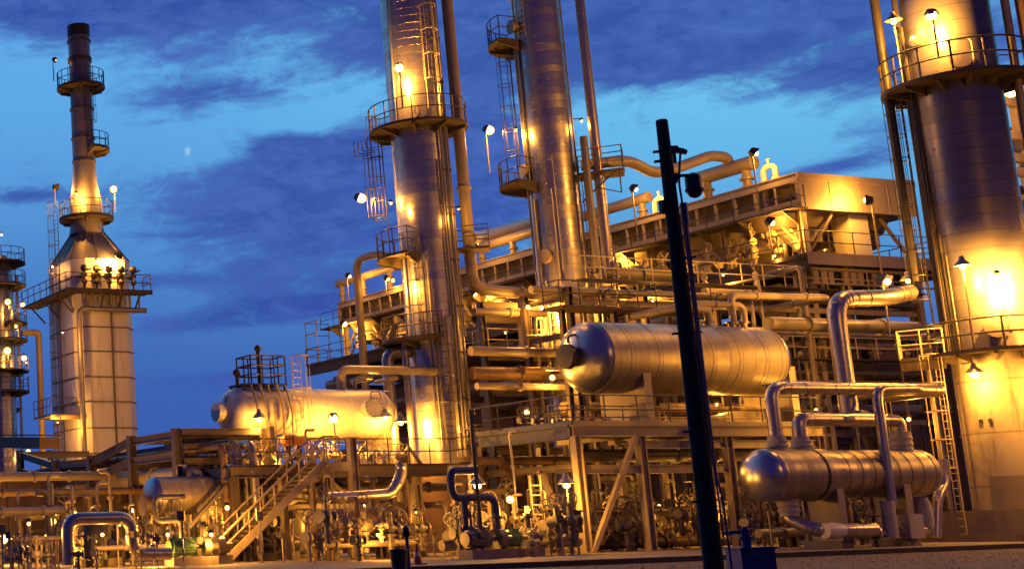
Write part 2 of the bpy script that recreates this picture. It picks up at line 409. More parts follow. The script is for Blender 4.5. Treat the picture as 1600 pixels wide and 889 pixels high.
# ------------------------------------------------------------------ lamps
_bulb = {}
def add_light(parent, p, power, rad=0.14, col=SODIUM, aim=None, cone=165):
    l = bpy.data.lights.new('lamp_light', 'SPOT' if aim is not None else 'POINT'); l.energy = power * LAMP_GAIN; l.color = col; l.shadow_soft_size = rad
    o = bpy.data.objects.new('lamp_light', l); COL.objects.link(o); off = V(*parent['_o'])
    o.location = tuple(V(*p) - off); o.parent = parent
    if aim is not None:
        l.spot_size = radians(cone); l.spot_blend = 0.7; o.rotation_euler = Vector([float(c) for c in aim]).to_track_quat('-Z', 'Y').to_euler()
    return o
def flood(p, label, power, aim=(0, -1, -0.6), pole=0.0, pole_dx=(0, 0), size=1.0, br=0.2, group='floodlights of the plant', off=0.45):
    """a box floodlight whose lamp is at p; pole: length of post below it"""
    p = V(*p); a = V(*aim); a = a / np.linalg.norm(a)
    base = p - a * 0.25 + V(pole_dx[0], pole_dx[1], -pole if pole else -0.2)
    t = thing('floodlight', label, 'floodlight', base, group)
    top = p - a * 0.3 * size
    m = MB()
    if pole: m.tube(base, (base[0], base[1], top[2] - 0.05), 0.045, 8); m.tube((base[0], base[1], top[2] - 0.05), top, 0.04, 8)
    else: m.tube(base, top, 0.035, 6)
    m.build('pole', 'cream_steel', t)
    h = MB(); s = 0.26 * size; up = V(0, 0, 1) if abs(a[2]) < 0.9 else V(0, 1, 0)
    x = np.cross(a, up); x /= np.linalg.norm(x); y = np.cross(x, a)
    b0 = p - a * 0.36 * size; b1 = p - a * 0.02
    q0 = [b0 + x * i * s * .55 + y * j * s * .5 for i, j in ((-1, -1), (1, -1), (1, 1), (-1, 1))]; q1 = [b1 + x * i * s * 1.15 + y * j * s for i, j in ((-1, -1), (1, -1), (1, 1), (-1, 1))]
    h._add(q0 + q1, [(3, 2, 1, 0), (0, 1, 5, 4), (1, 2, 6, 5), (2, 3, 7, 6), (3, 0, 4, 7)])
    h.build('lamp_housing', 'dark_steel', t)
    MB().sphere(p + a * 0.02, br * BULB_K, 14, 8).build('bulb', 'bulb', t)
    add_light(t, p + a * (br + off * 0.5 + 0.12), power)
    return t
def pendant(p, label, power, stem=(0.0, 0.0, 0.5), br=0.17, group='shaded lamps of the plant', R=0.36, post=0.0):
    """a conical shade over a glowing globe; p: globe"""
    p = V(*p); base = p + V(stem[0], stem[1], -post if post else stem[2])
    t = thing('shaded_lamp', label, 'lamp', base, group)
    MB().lathe(p + V(0, 0, 0.02), (0, 0, 1), [(R, 0.0), (R * 0.72, 0.14), (0.13, 0.25), (0.09, 0.42), (0.06, 0.44)], 18, True).build('lamp_shade', 'galv', t)
    m = MB(); hi = p + V(0, 0, 0.5)
    m.pipe([base, (base[0], base[1], hi[2]), hi, p + V(0, 0, 0.40)] if (abs(stem[0]) + abs(stem[1])) > 0.15 else [base + V(0, 0, 0.02), p + V(0, 0, 0.42)], 0.035, 0.1, 6)
    m.build('bracket', 'cream_steel', t)
    MB().sphere(p - V(0, 0, 0.06), br * BULB_K, 14, 8, 0.8).build('bulb', 'bulb', t)
    add_light(t, p - V(0, 0, br + 0.2), power)
    return t
def jar(p, label, power, arm=(0, 0.3, 0.1), br=0.14, group='small wall lamps of the plant', aim=None):
    p = V(*p); base = p + V(*arm)
    t = thing('small_lamp', label, 'lamp', base, group)
    MB().tube(base, p + V(0, 0, br + .04), 0.03, 6).lathe(p + V(0, 0, br * .7), (0, 0, 1), [(0.13, 0), (0.1, 0.08), (0.04, 0.14)], 12).build('bracket', 'dark_steel', t)
    MB().sphere(p, br * BULB_K, 12, 8).build('bulb', 'bulb_small', t)
    d = -V(*arm); d[2] = min(d[2], 0); d = d / (np.linalg.norm(d) + 1e-9)
    add_light(t, p + (d * 0.7 + V(0, 0, -.7)) * (br + 0.15), power, 0.1, aim=aim, cone=150)
    return t

def ladder_mb(p0, p1, side, w=0.45, r=0.025, step=0.33):
    m = MB(); p0 = V(*p0); p1 = V(*p1); s = V(*side); s = s / np.linalg.norm(s) * w / 2
    m.tube(p0 - s, p1 - s, r, 6); m.tube(p0 + s, p1 + s, r, 6)
    k = int(np.linalg.norm(p1 - p0) / step)
    for i in range(1, k): p = p0 + (p1 - p0) * i / k; m.tube(p - s, p + s, r * 0.7, 5)
    return m
def cage_mb(p0, p1, outw, R=0.42, step=1.1, straps=5):
    m = MB(); p0 = V(*p0); p1 = V(*p1); o = V(*outw); o = o / np.linalg.norm(o); a = math.degrees(atan2(o[1], o[0])); k = max(1, int(np.linalg.norm(p1 - p0) / step))
    ctr = o * R * 0.75
    for i in range(k + 1):
        p = p0 + (p1 - p0) * i / k + ctr; m.hoop(p, (0, 0, 1), R, 0.024, 14, 5, a - 125, a + 125)
    for j in range(straps):
        t = radians(a - 110 + 220 * j / (straps - 1)); q = ctr + V(cos(t), sin(t), 0) * R; m.tube(p0 + q, p1 + q, 0.016, 5)
    return m
def ladder(t, p0, p1, outw, cage=True, m='rail_steel', w=0.45, cage_from=2.2):
    o = V(*outw); side = V(-o[1], o[0], 0)
    l = ladder_mb(p0, p1, side, w).build('ladder', m, t)
    if cage: cage_mb(V(*p0) + V(0, 0, cage_from), p1, o).build('cage', m, l)
    return l

# ------------------------------------------------------------------ ground
def gz(x, y): return 0.22 * max(0.0, min(1.0, (y - 15) / 24.0))
m = MB()
xs = [-3000, -400, -100, -40] + list(range(-20, 101, 5)) + [130, 200, 500, 3000]
ys = [-3000, -300, -60, -20, 0, 10, 15, 18, 21, 24, 27, 30, 33, 36, 39, 45, 60, 90, 140, 300, 1000, 4000]
rnd = random.Random(3)
vs = [(x, y, gz(x, y) + (rnd.uniform(-.05, .05) if 16 < y < 38 and -20 <= x <= 100 else 0)) for y in ys for x in xs]
n = len(xs)
m._add(vs, [(j * n + i, j * n + i + 1, (j + 1) * n + i + 1, (j + 1) * n + i) for j in range(len(ys) - 1) for i in range(n - 1)], True)
struct('ground', m, 'gravel')
KY = 39.6; SZ = 0.40
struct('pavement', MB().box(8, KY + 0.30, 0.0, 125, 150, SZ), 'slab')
struct('kerb', MB().box(8, KY, 0.0, 125, KY + 0.297, SZ + 0.004), 'kerb_shadow_concrete')
# loose stones on the gravel strip in front of the kerb
m = MB(); rnd = random.Random(11)
for i in range(2600):
    y = 24 + (KY - 24.2) * rnd.random() ** 0.8; x = y * rnd.uniform(0.85, 1.75)
    r = rnd.uniform(.012, .04); z = gz(x, y)
    p = [(x + r * cos(t + i), y + r * sin(t + i) * rnd.uniform(.6, 1), z + r * rnd.uniform(-.2, .1)) for t in (0, 1.5, 3.1, 4.6)]
    m._add(p + [(x + rnd.uniform(-.3, .3) * r, y, z + r * rnd.uniform(.5, 1.0))], [(0, 1, 4), (1, 2, 4), (2, 3, 4), (3, 0, 4)])
o = m.build('gravel_stones', 'gravel'); o['kind'] = 'stuff'; tag(o, 'loose brown stones scattered over the gravel strip', 'gravel')

# ------------------------------------------------------------------ towers
def tocam(c): return math.degrees(atan2(-c[1], -c[0]))
def platform(t, c, z, r0, r1, rel0, rel1, h=1.1, m_rail='rail_steel', m_deck='deck_steel', brk=True, th=0.14, step=20, nbrk=0, rr=0.033):
    b = tocam(c); a0, a1 = b + rel0, b + rel1
    p = MB().sector(c, z - th, z, r0 + 0.01, r1, a0, a1).build('platform', m_deck, t)
    full = abs(a1 - a0) > 355
    r = MB().arcrail(c, z, r1 - 0.06, a0, a1, h, rr, step=step)
    if not full:
        for a in (a0, a1):
            ca, sa = cos(radians(a)), sin(radians(a)); r.rail([(c[0] + r0 * 1.1 * ca, c[1] + r0 * 1.1 * sa, z), (c[0] + r1 * .98 * ca, c[1] + r1 * .98 * sa, z)], h)
    r.build('railing', m_rail, p)
    k = MB(); nb = nbrk or max(2, int(abs(a1 - a0) / 40)); tp = MB()
    for i in range(nb + (0 if full else 1)):
        a = a0 + (a1 - a0) * i / nb; a += (3 if i == 0 else -3 if i == nb else 0); ca, sa = cos(radians(a)), sin(radians(a)); q = V(-sa, ca, 0) * 0.05
        P = lambda r_, zz: V(c[0] + r_ * ca, c[1] + r_ * sa, zz)
        k.prism([P(r0 + .02, z - th - .003) - q, P(r1 - .08, z - th - .003) - q, P(r1 - .08, z - th - .12) - q, P(r0 + .02, z - th - (r1 - r0) * .34) - q], q * 2)
    build_each(k, 'bracket', m_deck, p)
    return p
def polar(c, r, rel, z): a = radians(tocam(c) + rel); return V(c[0] + r * cos(a), c[1] + r * sin(a), z)
def outv(c, rel): a = radians(tocam(c) + rel); return V(cos(a), sin(a), 0)

# ---- tower between the vessel and the cooler
c2 = aR(687, 600, 77.5)[:2]; r2 = 1.43
Z2 = lambda py, rr=0.0: zat(c2[0] - rr * c2[0] / hypot(*c2), c2[1] - rr * c2[1] / hypot(*c2), py)
T2 = thing('distillation_tower', 'slim metal clad tower behind the stairs, lit orange above its ring walkway', 'tower', (c2[0], c2[1], SZ), 'distillation towers')
zs = Z2(738)
MB().lathe((*c2, 0), (0, 0, 1), [(r2, zs + 0.02), (r2, 46)], 48).build('shell', 'clad_tower', T2)
MB().lathe((*c2, 0), (0, 0, 1), [(r2 + .35, SZ), (r2 + .35, SZ + .5), (r2 + .02, SZ + .52), (r2 + .02, zs)], 40).build('skirt', 'pipe_rust', T2)
zp1 = Z2(183, 2.6)
platform(T2, c2, zp1, r2, 2.55, -128, 118, 1.25, brk=True, step=17)
zp2 = Z2(388, 2.4)
platform(T2, c2, zp2, r2, 2.65, -138, -22, 1.3, step=17)
zp3 = Z2(522, 2.4)
platform(T2, c2, zp3, r2, 2.75, -125, 8, 1.15, step=17)
# right hand landing where the beige line leaves
p = polar(c2, r2, 88, zp2 + .25); o_ = outv(c2, 88)
lp = MB(); lp.bar(p + V(0, 0, -.1), p + o_ * 1.6 + V(0, 0, -.1), 1.3, .12).build('landing', 'deck_steel', T2)
rl = MB(); sd = V(-o_[1], o_[0], 0) * .6; rl.rail([p - sd, p + o_ * 1.6 - sd, p + o_ * 1.6 + sd, p + sd], 1.1).build('railing', 'rail_steel', T2)
# ladders with cages
ladder(T2, polar(c2, r2 + .5, -86, zp2), polar(c2, r2 + .5, -86, zp1 + .9), outv(c2, -86))
ladder(T2, polar(c2, r2 + .25, -28, zp3), polar(c2, r2 + .25, -28, zp2 + 1.0), outv(c2, -28), cage_from=1.6)
ladder(T2, polar(c2, r2 + .2, 12, Z2(700)), polar(c2, r2 + .2, 12, zp3 + .9), outv(c2, 12))
ladder(T2, polar(c2, r2 + .2, 30, zp1), polar(c2, r2 + .2, 30, Z2(30)), outv(c2, 30), m='yellow_rail')
# dark guide frame hanging off the ring walkway
gf = MB()
for k in range(4):
    q = polar(c2, 2.75 + .22 * k, -97, zp1 - .15); gf.pipe([q, q + V(0, 0, -.5 - .12 * k), q - outv(c2, -97) * .9 + V(0, 0, -.5 - .12 * k)], .025, .12, 6)
for k in range(6): q = polar(c2, r2 + .5 + .2 * k, -96, zp1 - .9); gf.tube(q, q + V(0, 0, -3.6), .02, 5)
for z in (1.2, 2.9, 4.4): gf.tube(polar(c2, r2 + .5, -96, zp1 - z), polar(c2, r2 + 1.5, -96, zp1 - z), .03, 5)
gf.build('guide_frame', 'rail_steel', T2)
# thin risers clipped to the shell
rs = MB()
for rel, r_, za, zb in ((-40, .06, zp1 + .2, 46), (-12, .045, Z2(640), zp2), (-4, .05, Z2(700), zp2 - .5), (2, .035, Z2(660), zp3 + 3), (38, .05, Z2(715), zp1 - 2), (44, .07, Z2(690), zp1), (22, .04, Z2(715), zp3 + 1), (58, .06, Z2(720), 46), (66, .05, zp3, 46), (50, .05, zp1, 46), (-52, .07, zp3, zp2)):
    rs.tube(polar(c2, r2 + .14, rel, za), polar(c2, r2 + .14, rel, zb), r_, 7)
build_each(rs, 'riser', 'galv', T2)
cl = MB()
for z in np.arange(Z2(700), 44, 2.4): cl.tube(polar(c2, r2, 44, z), polar(c2, r2 + .25, 44, z), .05, 6).tube(polar(c2, r2, 60, z), polar(c2, r2 + .3, 60, z), .05, 6)
cl.build('clip', 'dark_steel', T2)
mw = MB()
for rel, z in ((-8, zp1 + .55), (8, zp1 + .6)):
    mw.lathe(polar(c2, r2 - .05, rel, z), outv(c2, rel), [(.28, 0), (.28, .22), (.36, .22), (.36, .32)], 20)
build_each(mw, 'manway', 'clad_pipe', T2)
# riser pipe on its right flank
def vpipe(name, pts, r, m, label, cat='pipe', group=None, n=14, bend=None, flanges=0):
    pts = [V(*p) for p in pts]; t = thing(name, label, cat, pts[0], group)
    MB().pipe(pts, r, bend, n, .85 if m == 'clad_pipe' else 0).build('pipe_run', m, t)
    fl = MB(); cnt = 0
    for a, b in zip(pts[:-1], pts[1:]):
        L = np.linalg.norm(b - a); d = (b - a) / L
        if flanges and L > 1.2:
            k = max(1, int(L / flanges))
            for i in range(k):
                p = a + (b - a) * (i + .5) / k; fl.tube(p - d * .06, p + d * .06, r * 1.32, n); cnt += 1
    if cnt: fl.build('flange', m, t)
    return t
pr = polar(c2, r2 + .62, 92, 0)
zr = Z2(455)
fan_X = aY(1245, 271, 56)[0]
vpipe('riser_pipe', [(pr[0], pr[1], 46), (pr[0], pr[1], zr), (pr[0] + 6, pr[1], zr - .35)], .30, 'pipe_paint', 'long beige riser clinging to the right side of the slimmer tower', bend=.8, flanges=9)
tb = vpipe('outlet_pipe', [polar(c2, r2, -75, Z2(548)), polar(c2, r2 + 1.15, -75, Z2(548)), polar(c2, r2 + 1.15, -75, SZ + 2.5)], .30, 'clad_pipe', 'shiny clad pipe bending out of the tower and dropping past the vessel manway', bend=.9)
vpipe('outlet_pipe', [polar(c2, r2, -55, Z2(535)), polar(c2, r2 + .35, -62, Z2(535)), polar(c2, r2 + .35, -62, SZ + 3)], .17, 'clad_pipe', 'thinner clad downpipe tight against the left edge of the tower', bend=.4)

# ---- tower behind the large vessel
c3 = aR(866, 300, 84)[:2]; r3 = 1.32
Z3 = lambda py, rr=0.0: zat(c3[0] - rr * c3[0] / hypot(*c3), c3[1] - rr * c3[1] / hypot(*c3), py)
T3 = thing('distillation_tower', 'metal clad tower rising behind the large grey vessel, with half walkways on its left', 'tower', (c3[0], c3[1], SZ), 'distillation towers')
MB().lathe((*c3, 0), (0, 0, 1), [(r3, SZ + 3), (r3, 47)], 48).build('shell', 'clad_tower', T3)
MB().lathe((*c3, 0), (0, 0, 1), [(r3 + .3, SZ), (r3 + .3, SZ + .5), (r3 + .02, SZ + .55), (r3 + .02, SZ + 2.98)], 32).build('skirt', 'concrete', T3)
zq1 = Z3(45, 2.3); zq2 = Z3(272, 2.3)
platform(T3, c3, zq1, r3, 2.75, -140, -48, 1.3, step=17)
platform(T3, c3, zq2, r3, 2.85, -150, -38, 1.3, step=15)
o_ = outv(c3, 86); p = polar(c3, r3, 86, zq2 + .25); sd = V(-o_[1], o_[0], 0) * .75
MB().bar(p + V(0, 0, -.12), p + o_ * 2.3 + V(0, 0, -.12), 1.6, .16).build('landing', 'deck_steel', T3)
MB().rail([p - sd, p + o_ * 2.3 - sd, p + o_ * 2.3 + sd, p + sd], 1.25).bar(p + o_ * 1.9 - sd + V(0, 0, -.15), p + o_ * .1 - sd + V(0, 0, -1.7), .08).bar(p + o_ * 2.1 - sd + V(0, 0, -.15), p + o_ * 2.1 - sd + V(0, 0, -1.4), .05).bar(p + o_ * 2.1 - sd + V(0, 0, -1.4), p + o_ * 1.0 - sd + V(0, 0, -1.0), .05).build('railing', 'rail_steel', T3)
ladder(T3, polar(c3, r3 + .32, -84, zq2), polar(c3, r3 + .32, -84, zq1 + .2), outv(c3, -84), cage_from=2.0)
ladder(T3, polar(c3, r3 + .2, -34, zq1), polar(c3, r3 + .2, -34, 46), outv(c3, -34), m='yellow_rail')
ladder(T3, polar(c3, r3 + .25, 74, zq2 - 6), polar(c3, r3 + .25, 74, zq2 + .2), outv(c3, 74), cage=False)
rs = MB()
for rel, r_, za, zb in ((-62, .09, zq2, zq1), (-55, .05, zq2, 47), (-68, .06, SZ + 6, zq2), (-50, .10, SZ + 8, zq2 - 1), (-6, .05, Z3(450), zq2 - .6), (2, .03, Z3(430), zq2 + 1.2), (62, .05, Z3(450), 47)):
    rs.tube(polar(c3, r3 + .13, rel, za), polar(c3, r3 + .13, rel, zb), r_, 7)
build_each(rs, 'riser', 'galv', T3)
mw = MB()
for rel, z in ((-66, zq2 + .7), (-58, zq1 + .8), (-30, Z3(405))):
    mw.lathe(polar(c3, r3 - .05, rel, z), outv(c3, rel), [(.3, 0), (.3, .3), (.4, .3), (.4, .42)], 18)
build_each(mw, 'manway', 'pipe_paint', T3)
pr3 = polar(c3, r3 + 1.05, 80, 0)
vpipe('riser_pipe', [(pr3[0], pr3[1], 47), (pr3[0], pr3[1], Z3(430))], .27, 'clad_pipe', 'shiny clad riser standing off the right side of the taller tower', flanges=0)
pr3b = polar(c3, r3 + .75, 58, 0)
vpipe('riser_pipe', [(pr3b[0], pr3b[1], Z3(228)), (pr3b[0], pr3b[1], Z3(500))], .20, 'pipe_grey', 'dull grey downpipe below the right landing of the taller tower')

# ---- great tower at the edge with its concrete skirt
cR = V(64.3, 44.6); 
_d = aR(1512, 254, 78); cR = _d[:2]; rR = 1.74
ZR = lambda py, rr=0.0: zat(cR[0] - rr * cR[0] / hypot(*cR), cR[1] - rr * cR[1] / hypot(*cR), py)
TR = thing('distillation_tower', 'broad dark clad tower on a stained concrete skirt', 'tower', (cR[0], cR[1], SZ), 'distillation towers')
zk = ZR(548, 1.74)
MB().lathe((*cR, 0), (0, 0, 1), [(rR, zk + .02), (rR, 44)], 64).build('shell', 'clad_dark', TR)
zpl = ZR(795, 1.74)
MB().lathe((*cR, 0), (0, 0, 1), [(rR + .02, zpl), (rR + .02, zk)], 64).build('skirt', 'skirt_concrete', TR)
pl = MB(); pl.box(cR[0] - 2.4, cR[1] - 2.5, SZ, cR[0] + 4, cR[1] + 3, SZ + .32).box(cR[0] - 2.1, cR[1] - 2.2, SZ + .321, cR[0] + 3.7, cR[1] + 2.7, zpl - .003); pl.build('plinth', 'concrete', TR)
zr1 = ZR(110, 2.9)
platform(TR, cR, zr1, rR, 2.95, -125, 125, 1.4, step=23, nbrk=9, th=.16, rr=.045)
zr2 = zk + .1
platform(TR, cR, zr2, rR + .02, 2.75, -64, 125, 1.3, step=22, nbrk=6, th=.16, rr=.045)
# side landing to the left of the lower walkway
q = aR(1412, 560, 77); oL = outv(cR, -90)
pb = polar(cR, rR + .2, -78, zr2 - .15); sd = V(-oL[1], oL[0], 0) * 1.0
MB().bar(pb, pb + oL * 1.7, 2.0, .15).bar(pb + V(0, 0, -.3) + sd * .9, pb + oL * 1.7 + V(0, 0, -.3) + sd * .9, .15, .4).build('landing', 'deck_steel', TR)
MB().rail([pb - sd, pb + oL * 1.7 - sd, pb + oL * 1.7 + sd, pb + sd], 1.3, step=.8, r=.035).build('railing', 'yellow_rail', TR)
ladder(TR, polar(cR, rR + .45, -83, zr2 + .4), polar(cR, rR + .45, -83, zr1 + .2), outv(cR, -83), w=.5)
ladder(TR, polar(cR, rR + .75, -62, SZ), polar(cR, rR + .75, -62, zr2), outv(cR, -62), m='yellow_rail', w=.6, cage_from=3.2)
MB().hoop(polar(cR, rR + .45, -83, zr1 + .6), (0, 0, 1), .1, .02, 8).build('ring', 'rail_steel', TR)
rs = MB()
for rel, r_, za, zb in ((-76, .12, zr2 + 1, 44), (-70, .07, zr2 + .5, zr1), (-64, .06, zr2, zr1 + 3), (-57, .04, zr2, zr1 - 3), (-50, .05, zr2, zr1 - 7), (-44, .035, zr2, zr1 - 8)):
    rs.tube(polar(cR, rR + .16, rel, za), polar(cR, rR + .16, rel, zb), r_, 7)
build_each(rs, 'riser', 'dark_steel', TR)
rs = MB()
for rel, r_ in ((-75, .07), (-71, .05)): rs.tube(polar(cR, rR + 1.0, rel, SZ + 2), polar(cR, rR + 1.0, rel, zr2), r_, 8)
build_each(rs, 'conduit', 'cream_steel', TR)
mw = MB()
for rel, z, s in ((10, zr1 + .75, .46), (4, zr2 + .95, .5), (-38, zr1 + 2.0, .24)):
    p = polar(cR, rR - .15, rel, z); d = outv(cR, rel)
    mw.lathe(p, d, [(s * .8, 0), (s * .8, .42), (s, .42), (s, .56), (s * .3, .6)], 26)
build_each(mw, 'manway', 'clad_pipe', TR)
dv = MB()
for rel, z in ((10, zr1 + .75), (4, zr2 + .95)):
    p = polar(cR, rR + .1, rel + 14, z - .3); dv.pipe([p, p + outv(cR, rel) * .4, p + outv(cR, rel) * .4 + V(0, 0, 1.1), polar(cR, rR + .45, rel - 2, z + .8)], .04, .3, 8)
build_each(dv, 'davit', 'pipe_paint', TR)
ho = MB(); p = polar(cR, rR - .05, 30, ZR(765, 1.74)); ho.lathe(p, outv(cR, 30), [(.36, 0), (.36, .22), (.3, .22), (.3, .12)], 24); ho.build('access_collar', 'concrete', TR)
MB().lathe(polar(cR, rR - .02, 30, ZR(765, 1.74)), outv(cR, 30), [(.295, 0), (.295, .14)], 24).build('dark_hole_disc', 'black', TR)  # black disc stands in for the darkness inside the collar
for zz in (3.2,):
    s = MB()
    for rel in (-32, -20): s.box(*(polar(cR, rR + .02, rel, ZR(655, 1.74)) - .08), *(polar(cR, rR + .12, rel, ZR(655, 1.74)) + .08))
    build_each(s, 'stud', 'dark_steel', TR)
def off_tower(c, r, rel): return polar(c, r, rel, 0)
bR = tocam(cR); MB().sector(cR, zpl + .004, ZR(742, 1.74), rR - .05, rR + .045, bR - 34, bR + 22, 14).build('dark_patch', 'concrete', TR)  # patch of darker concrete low on the skirt
q = polar(cR, rR + .9, -84, 0)
vpipe('riser_pipe', [(q[0], q[1], 44), (q[0], q[1], ZR(430))], .20, 'dark_steel', 'dark downpipe beside the cage ladder of the great tower')
q = polar(cR, rR + .55, 92, 0)
vpipe('riser_pipe', [(q[0], q[1], 44), (q[0], q[1], ZR(420))], .17, 'cream_steel', 'cream riser on the far flank of the great tower')
q = polar(cR, rR + 1.15, 96, 0)
vpipe('riser_pipe', [(q[0], q[1], 44), (q[0], q[1], ZR(330))], .24, 'pipe_rust', 'rusty riser outside the cream one on the great tower')

# ------------------------------------------------------------------ air cooler (long bank of fans on a steel frame)
FY = 56.0; FX = fan_X
zt = aY(1245, 271, FY)[2]; zc = aY(1253, 326, FY)[2]; zd = aY(1253, 401, FY)[2]
FX1 = aY(1428, 299, FY)[0]; FY1 = aX(528, 471, FX)[1]; FYd = aX(497, 567, FX)[1]
AC = thing('air_cooler', 'long raised bank of cooling fans on a steel frame with railed walkways along its side', 'air cooler', (FX, FY, SZ))
nb = 8; bays = [FY + (FY1 - FY) * i / nb for i in range(nb + 1)]
m = MB()
m.box(FX, FY + .06, zt - .45, FX + .12, FY1, zt).box(FX, FY + .06, zc, FX + .12, FY1, zc + .55)      # side channels
m.box(FX + .13, FY + .06, zt - .12, FX1, FY1, zt - .02)                                     # top
m.box(FX - .06, FY + .07, zt + .002, FX + .25, FY1 + .1, zt + .06)
for i in range(nb * 4 + 1):
    y = FY + .15 + (FY1 - FY - .3) * i / (nb * 4); m.box(FX + .01, y - .07, zc + .553, FX + .11, y + .07, zt - .453)
m.box(FX + 1.2, FY + .5, zc + .1, FX + 1.3, FY1 - .5, zt - .2)
m.build('tube_bundle', 'cream_steel', AC)
e = MB(); e.box(FX - .02, FY - .06, zc, FX1, FY + .057, zt - .33).box(FX - .06, FY - .1, zt - .327, FX1 + .05, FY + .055, zt + .05)
for k in range(1, 4): x = FX + (FX1 - FX) * k / 4; e.box(x - .015, FY - .085, zc + .02, x + .015, FY - .062, zt - .35)
e.box(FX - .02, FY1, zc, FX1, FY1 + .1, zt - .1)
e.build('end_panel', 'cream_steel', AC)
u = MB(); u.box(FX + .2, FY + .2, zc + .005, FX1 - .2, FY1 - .2, zc + .09); u.build('under_panel', 'steel', AC)
# fans: plenum cones and rings under the bundle
for i in range(nb):
    yc = (bays[i] + bays[i + 1]) / 2
    for j in range(2):
        xc = FX + 1.9 + j * 4.4
        if j and xc > FX1 - 1.5: continue
        f = MB().lathe((xc, yc, zc - .02), (0, 0, -1), [(2.35, 0), (2.0, .75), (1.75, .85), (1.75, 1.5)], 24, False).build('fan_shroud', 'steel' if i == 0 else 'cream_steel', AC)  # first bay darker: shade of its opening put into the colour
        b = MB(); b.lathe((xc, yc, zc - 1.6), (0, 0, 1), [(.22, -.5), (.25, .3), (.1, .4)], 12)
        for k in range(6):
            a = k * pi / 3; b.bar((xc + .2 * cos(a), yc + .2 * sin(a), zc - 1.25), (xc + 1.65 * cos(a), yc + 1.65 * sin(a), zc - 1.2), .28, .03)
        b.build('fan', 'dark_steel', f)
# columns and knee braces
for i, y in enumerate(bays):
    y = min(max(y, FY + .35), FY1 - .3)
    for x in (FX + .35, FX1 - .45):
        MB().ibeam((x, y, SZ), (x, y, zc - .003), .34, .34, (0, 1, 0)).build('column', 'cream_steel', AC)
    for s in (-1, 1):
        if 0 <= i + s <= nb: MB().bar((FX + .35, y + s * .2, zc - 1.9), (FX + .35, y + s * 1.75, zc - .06), .16).build('knee_brace', 'cream_steel', AC)
m = MB()
for i in range(nb):
    a, b = bays[i] + .5, bays[i + 1] - .5
    m.bar((FX + .42, a, zd + .1), (FX + .42, (a + b) / 2, zc - .15), .12); m.bar((FX + .42, b, zd + .1), (FX + .42, (a + b) / 2, zc - .15), .12)
for x0, x1 in ((FX + .6, FX + 2.6), (FX1 - .7, FX1 - 3.4)): m.bar((x0, FY + .35, zc - 2.3), (x1 if x0 < x1 else x1 + .8, FY + .35, zc - .1), .15)
for z in (6.0, 9.6, 13.2):
    for y in bays: 
        y = min(max(y, FY + .35), FY1 - .3); m.ibeam((FX + .55, y, z), (FX1 - .65, y, z), .25, .4)
    m.ibeam((FX + .35, FY + .7, z + .45), (FX + .35, FY1 - .5, z + .45), .25, .35)
m.build('brace', 'steel', AC)
# working deck under the fans
m = MB(); m.box(FX - 1.25, FY - 1.0, zd - .12, FX1 + .6, FYd, zd)
m.ibeam((FX - 1.1, FY - .9, zd - .55), (FX - 1.1, FYd - .05, zd - .55), .3, .84); m.ibeam((FX1 + .3, FY - .9, zd - .55), (FX1 + .3, FYd - .05, zd - .55), .3, .84)
for k in range(30): y = FY + (FYd - FY) * k / 30; m.box(FX - .9, y, zd - .6, FX1 + .1, y + .1, zd - .125)
dk = m.build('deck', 'deck_steel', AC)
MB().box(FX - 1.26, FY - 1.06, zd - .62, FX1 + .6, FY - 1.003, zd + .02).build('edge_plate', 'cream_steel', dk)
lv = MB()
for k in range(16): x = FX - .6 + k * .55; lv.box(x, FY - .7, zd - 1.55, x + .34, FY - .55, zd - .9) if k % 4 != 3 else None
for z in (-1.62, -.86): lv.box(FX - .8, FY - .75, zd + z, FX1 - .4, FY - .5, zd + z + .07)
lv.build('louvre', 'cream_steel', dk)
MB().rail([(FX - 1.2, FYd - .1, zd), (FX - 1.2, FY - .95, zd), (FX1 + .5, FY - .95, zd), (FX1 + .5, FY + 4, zd)], 1.25, .03, 1.7).rail([(FX + 3, FYd - .1, zd), (FX - 1.2, FYd - .1, zd)], 1.25, .03, 1.7).build('railing', 'rail_steel', AC)
# upper walkway
m = MB(); m.box(FX - 1.15, FY - .4, zc - .1, FX - .01, FY1 + 1.2, zc)
for y in np.arange(FY + .3, FY1, 2.9): m.prism([(FX - 1.1, y, zc - .103), (FX - .02, y, zc - .103), (FX - .02, y, zc - .8)], (0, .08, 0))
wk = m.build('walkway', 'deck_steel', AC)
MB().rail([(FX - 1.1, FY1 + 1.1, zc), (FX - 1.1, FY - .35, zc), (FX - .1, FY - .35, zc)], 1.25, .03, 1.9).build('railing', 'rail_steel', wk)
# end cage at the far end
m = MB(); ze = zd
for y in (FYd - .1, FYd - 1.8):
    for x in (FX - 1.1, FX + 1.2): m.tube((x, y, ze), (x, y, ze + 3.6), .05, 6)
for z in (1.3, 2.5, 3.5): m.tube((FX - 1.1, FYd - .1, ze + z), (FX + 1.2, FYd - .1, ze + z), .04, 6).tube((FX - 1.1, FYd - .1, ze + z), (FX - 1.1, FYd - 1.8, ze + z), .04, 6)
m.build('end_frame', 'cream_steel', AC)

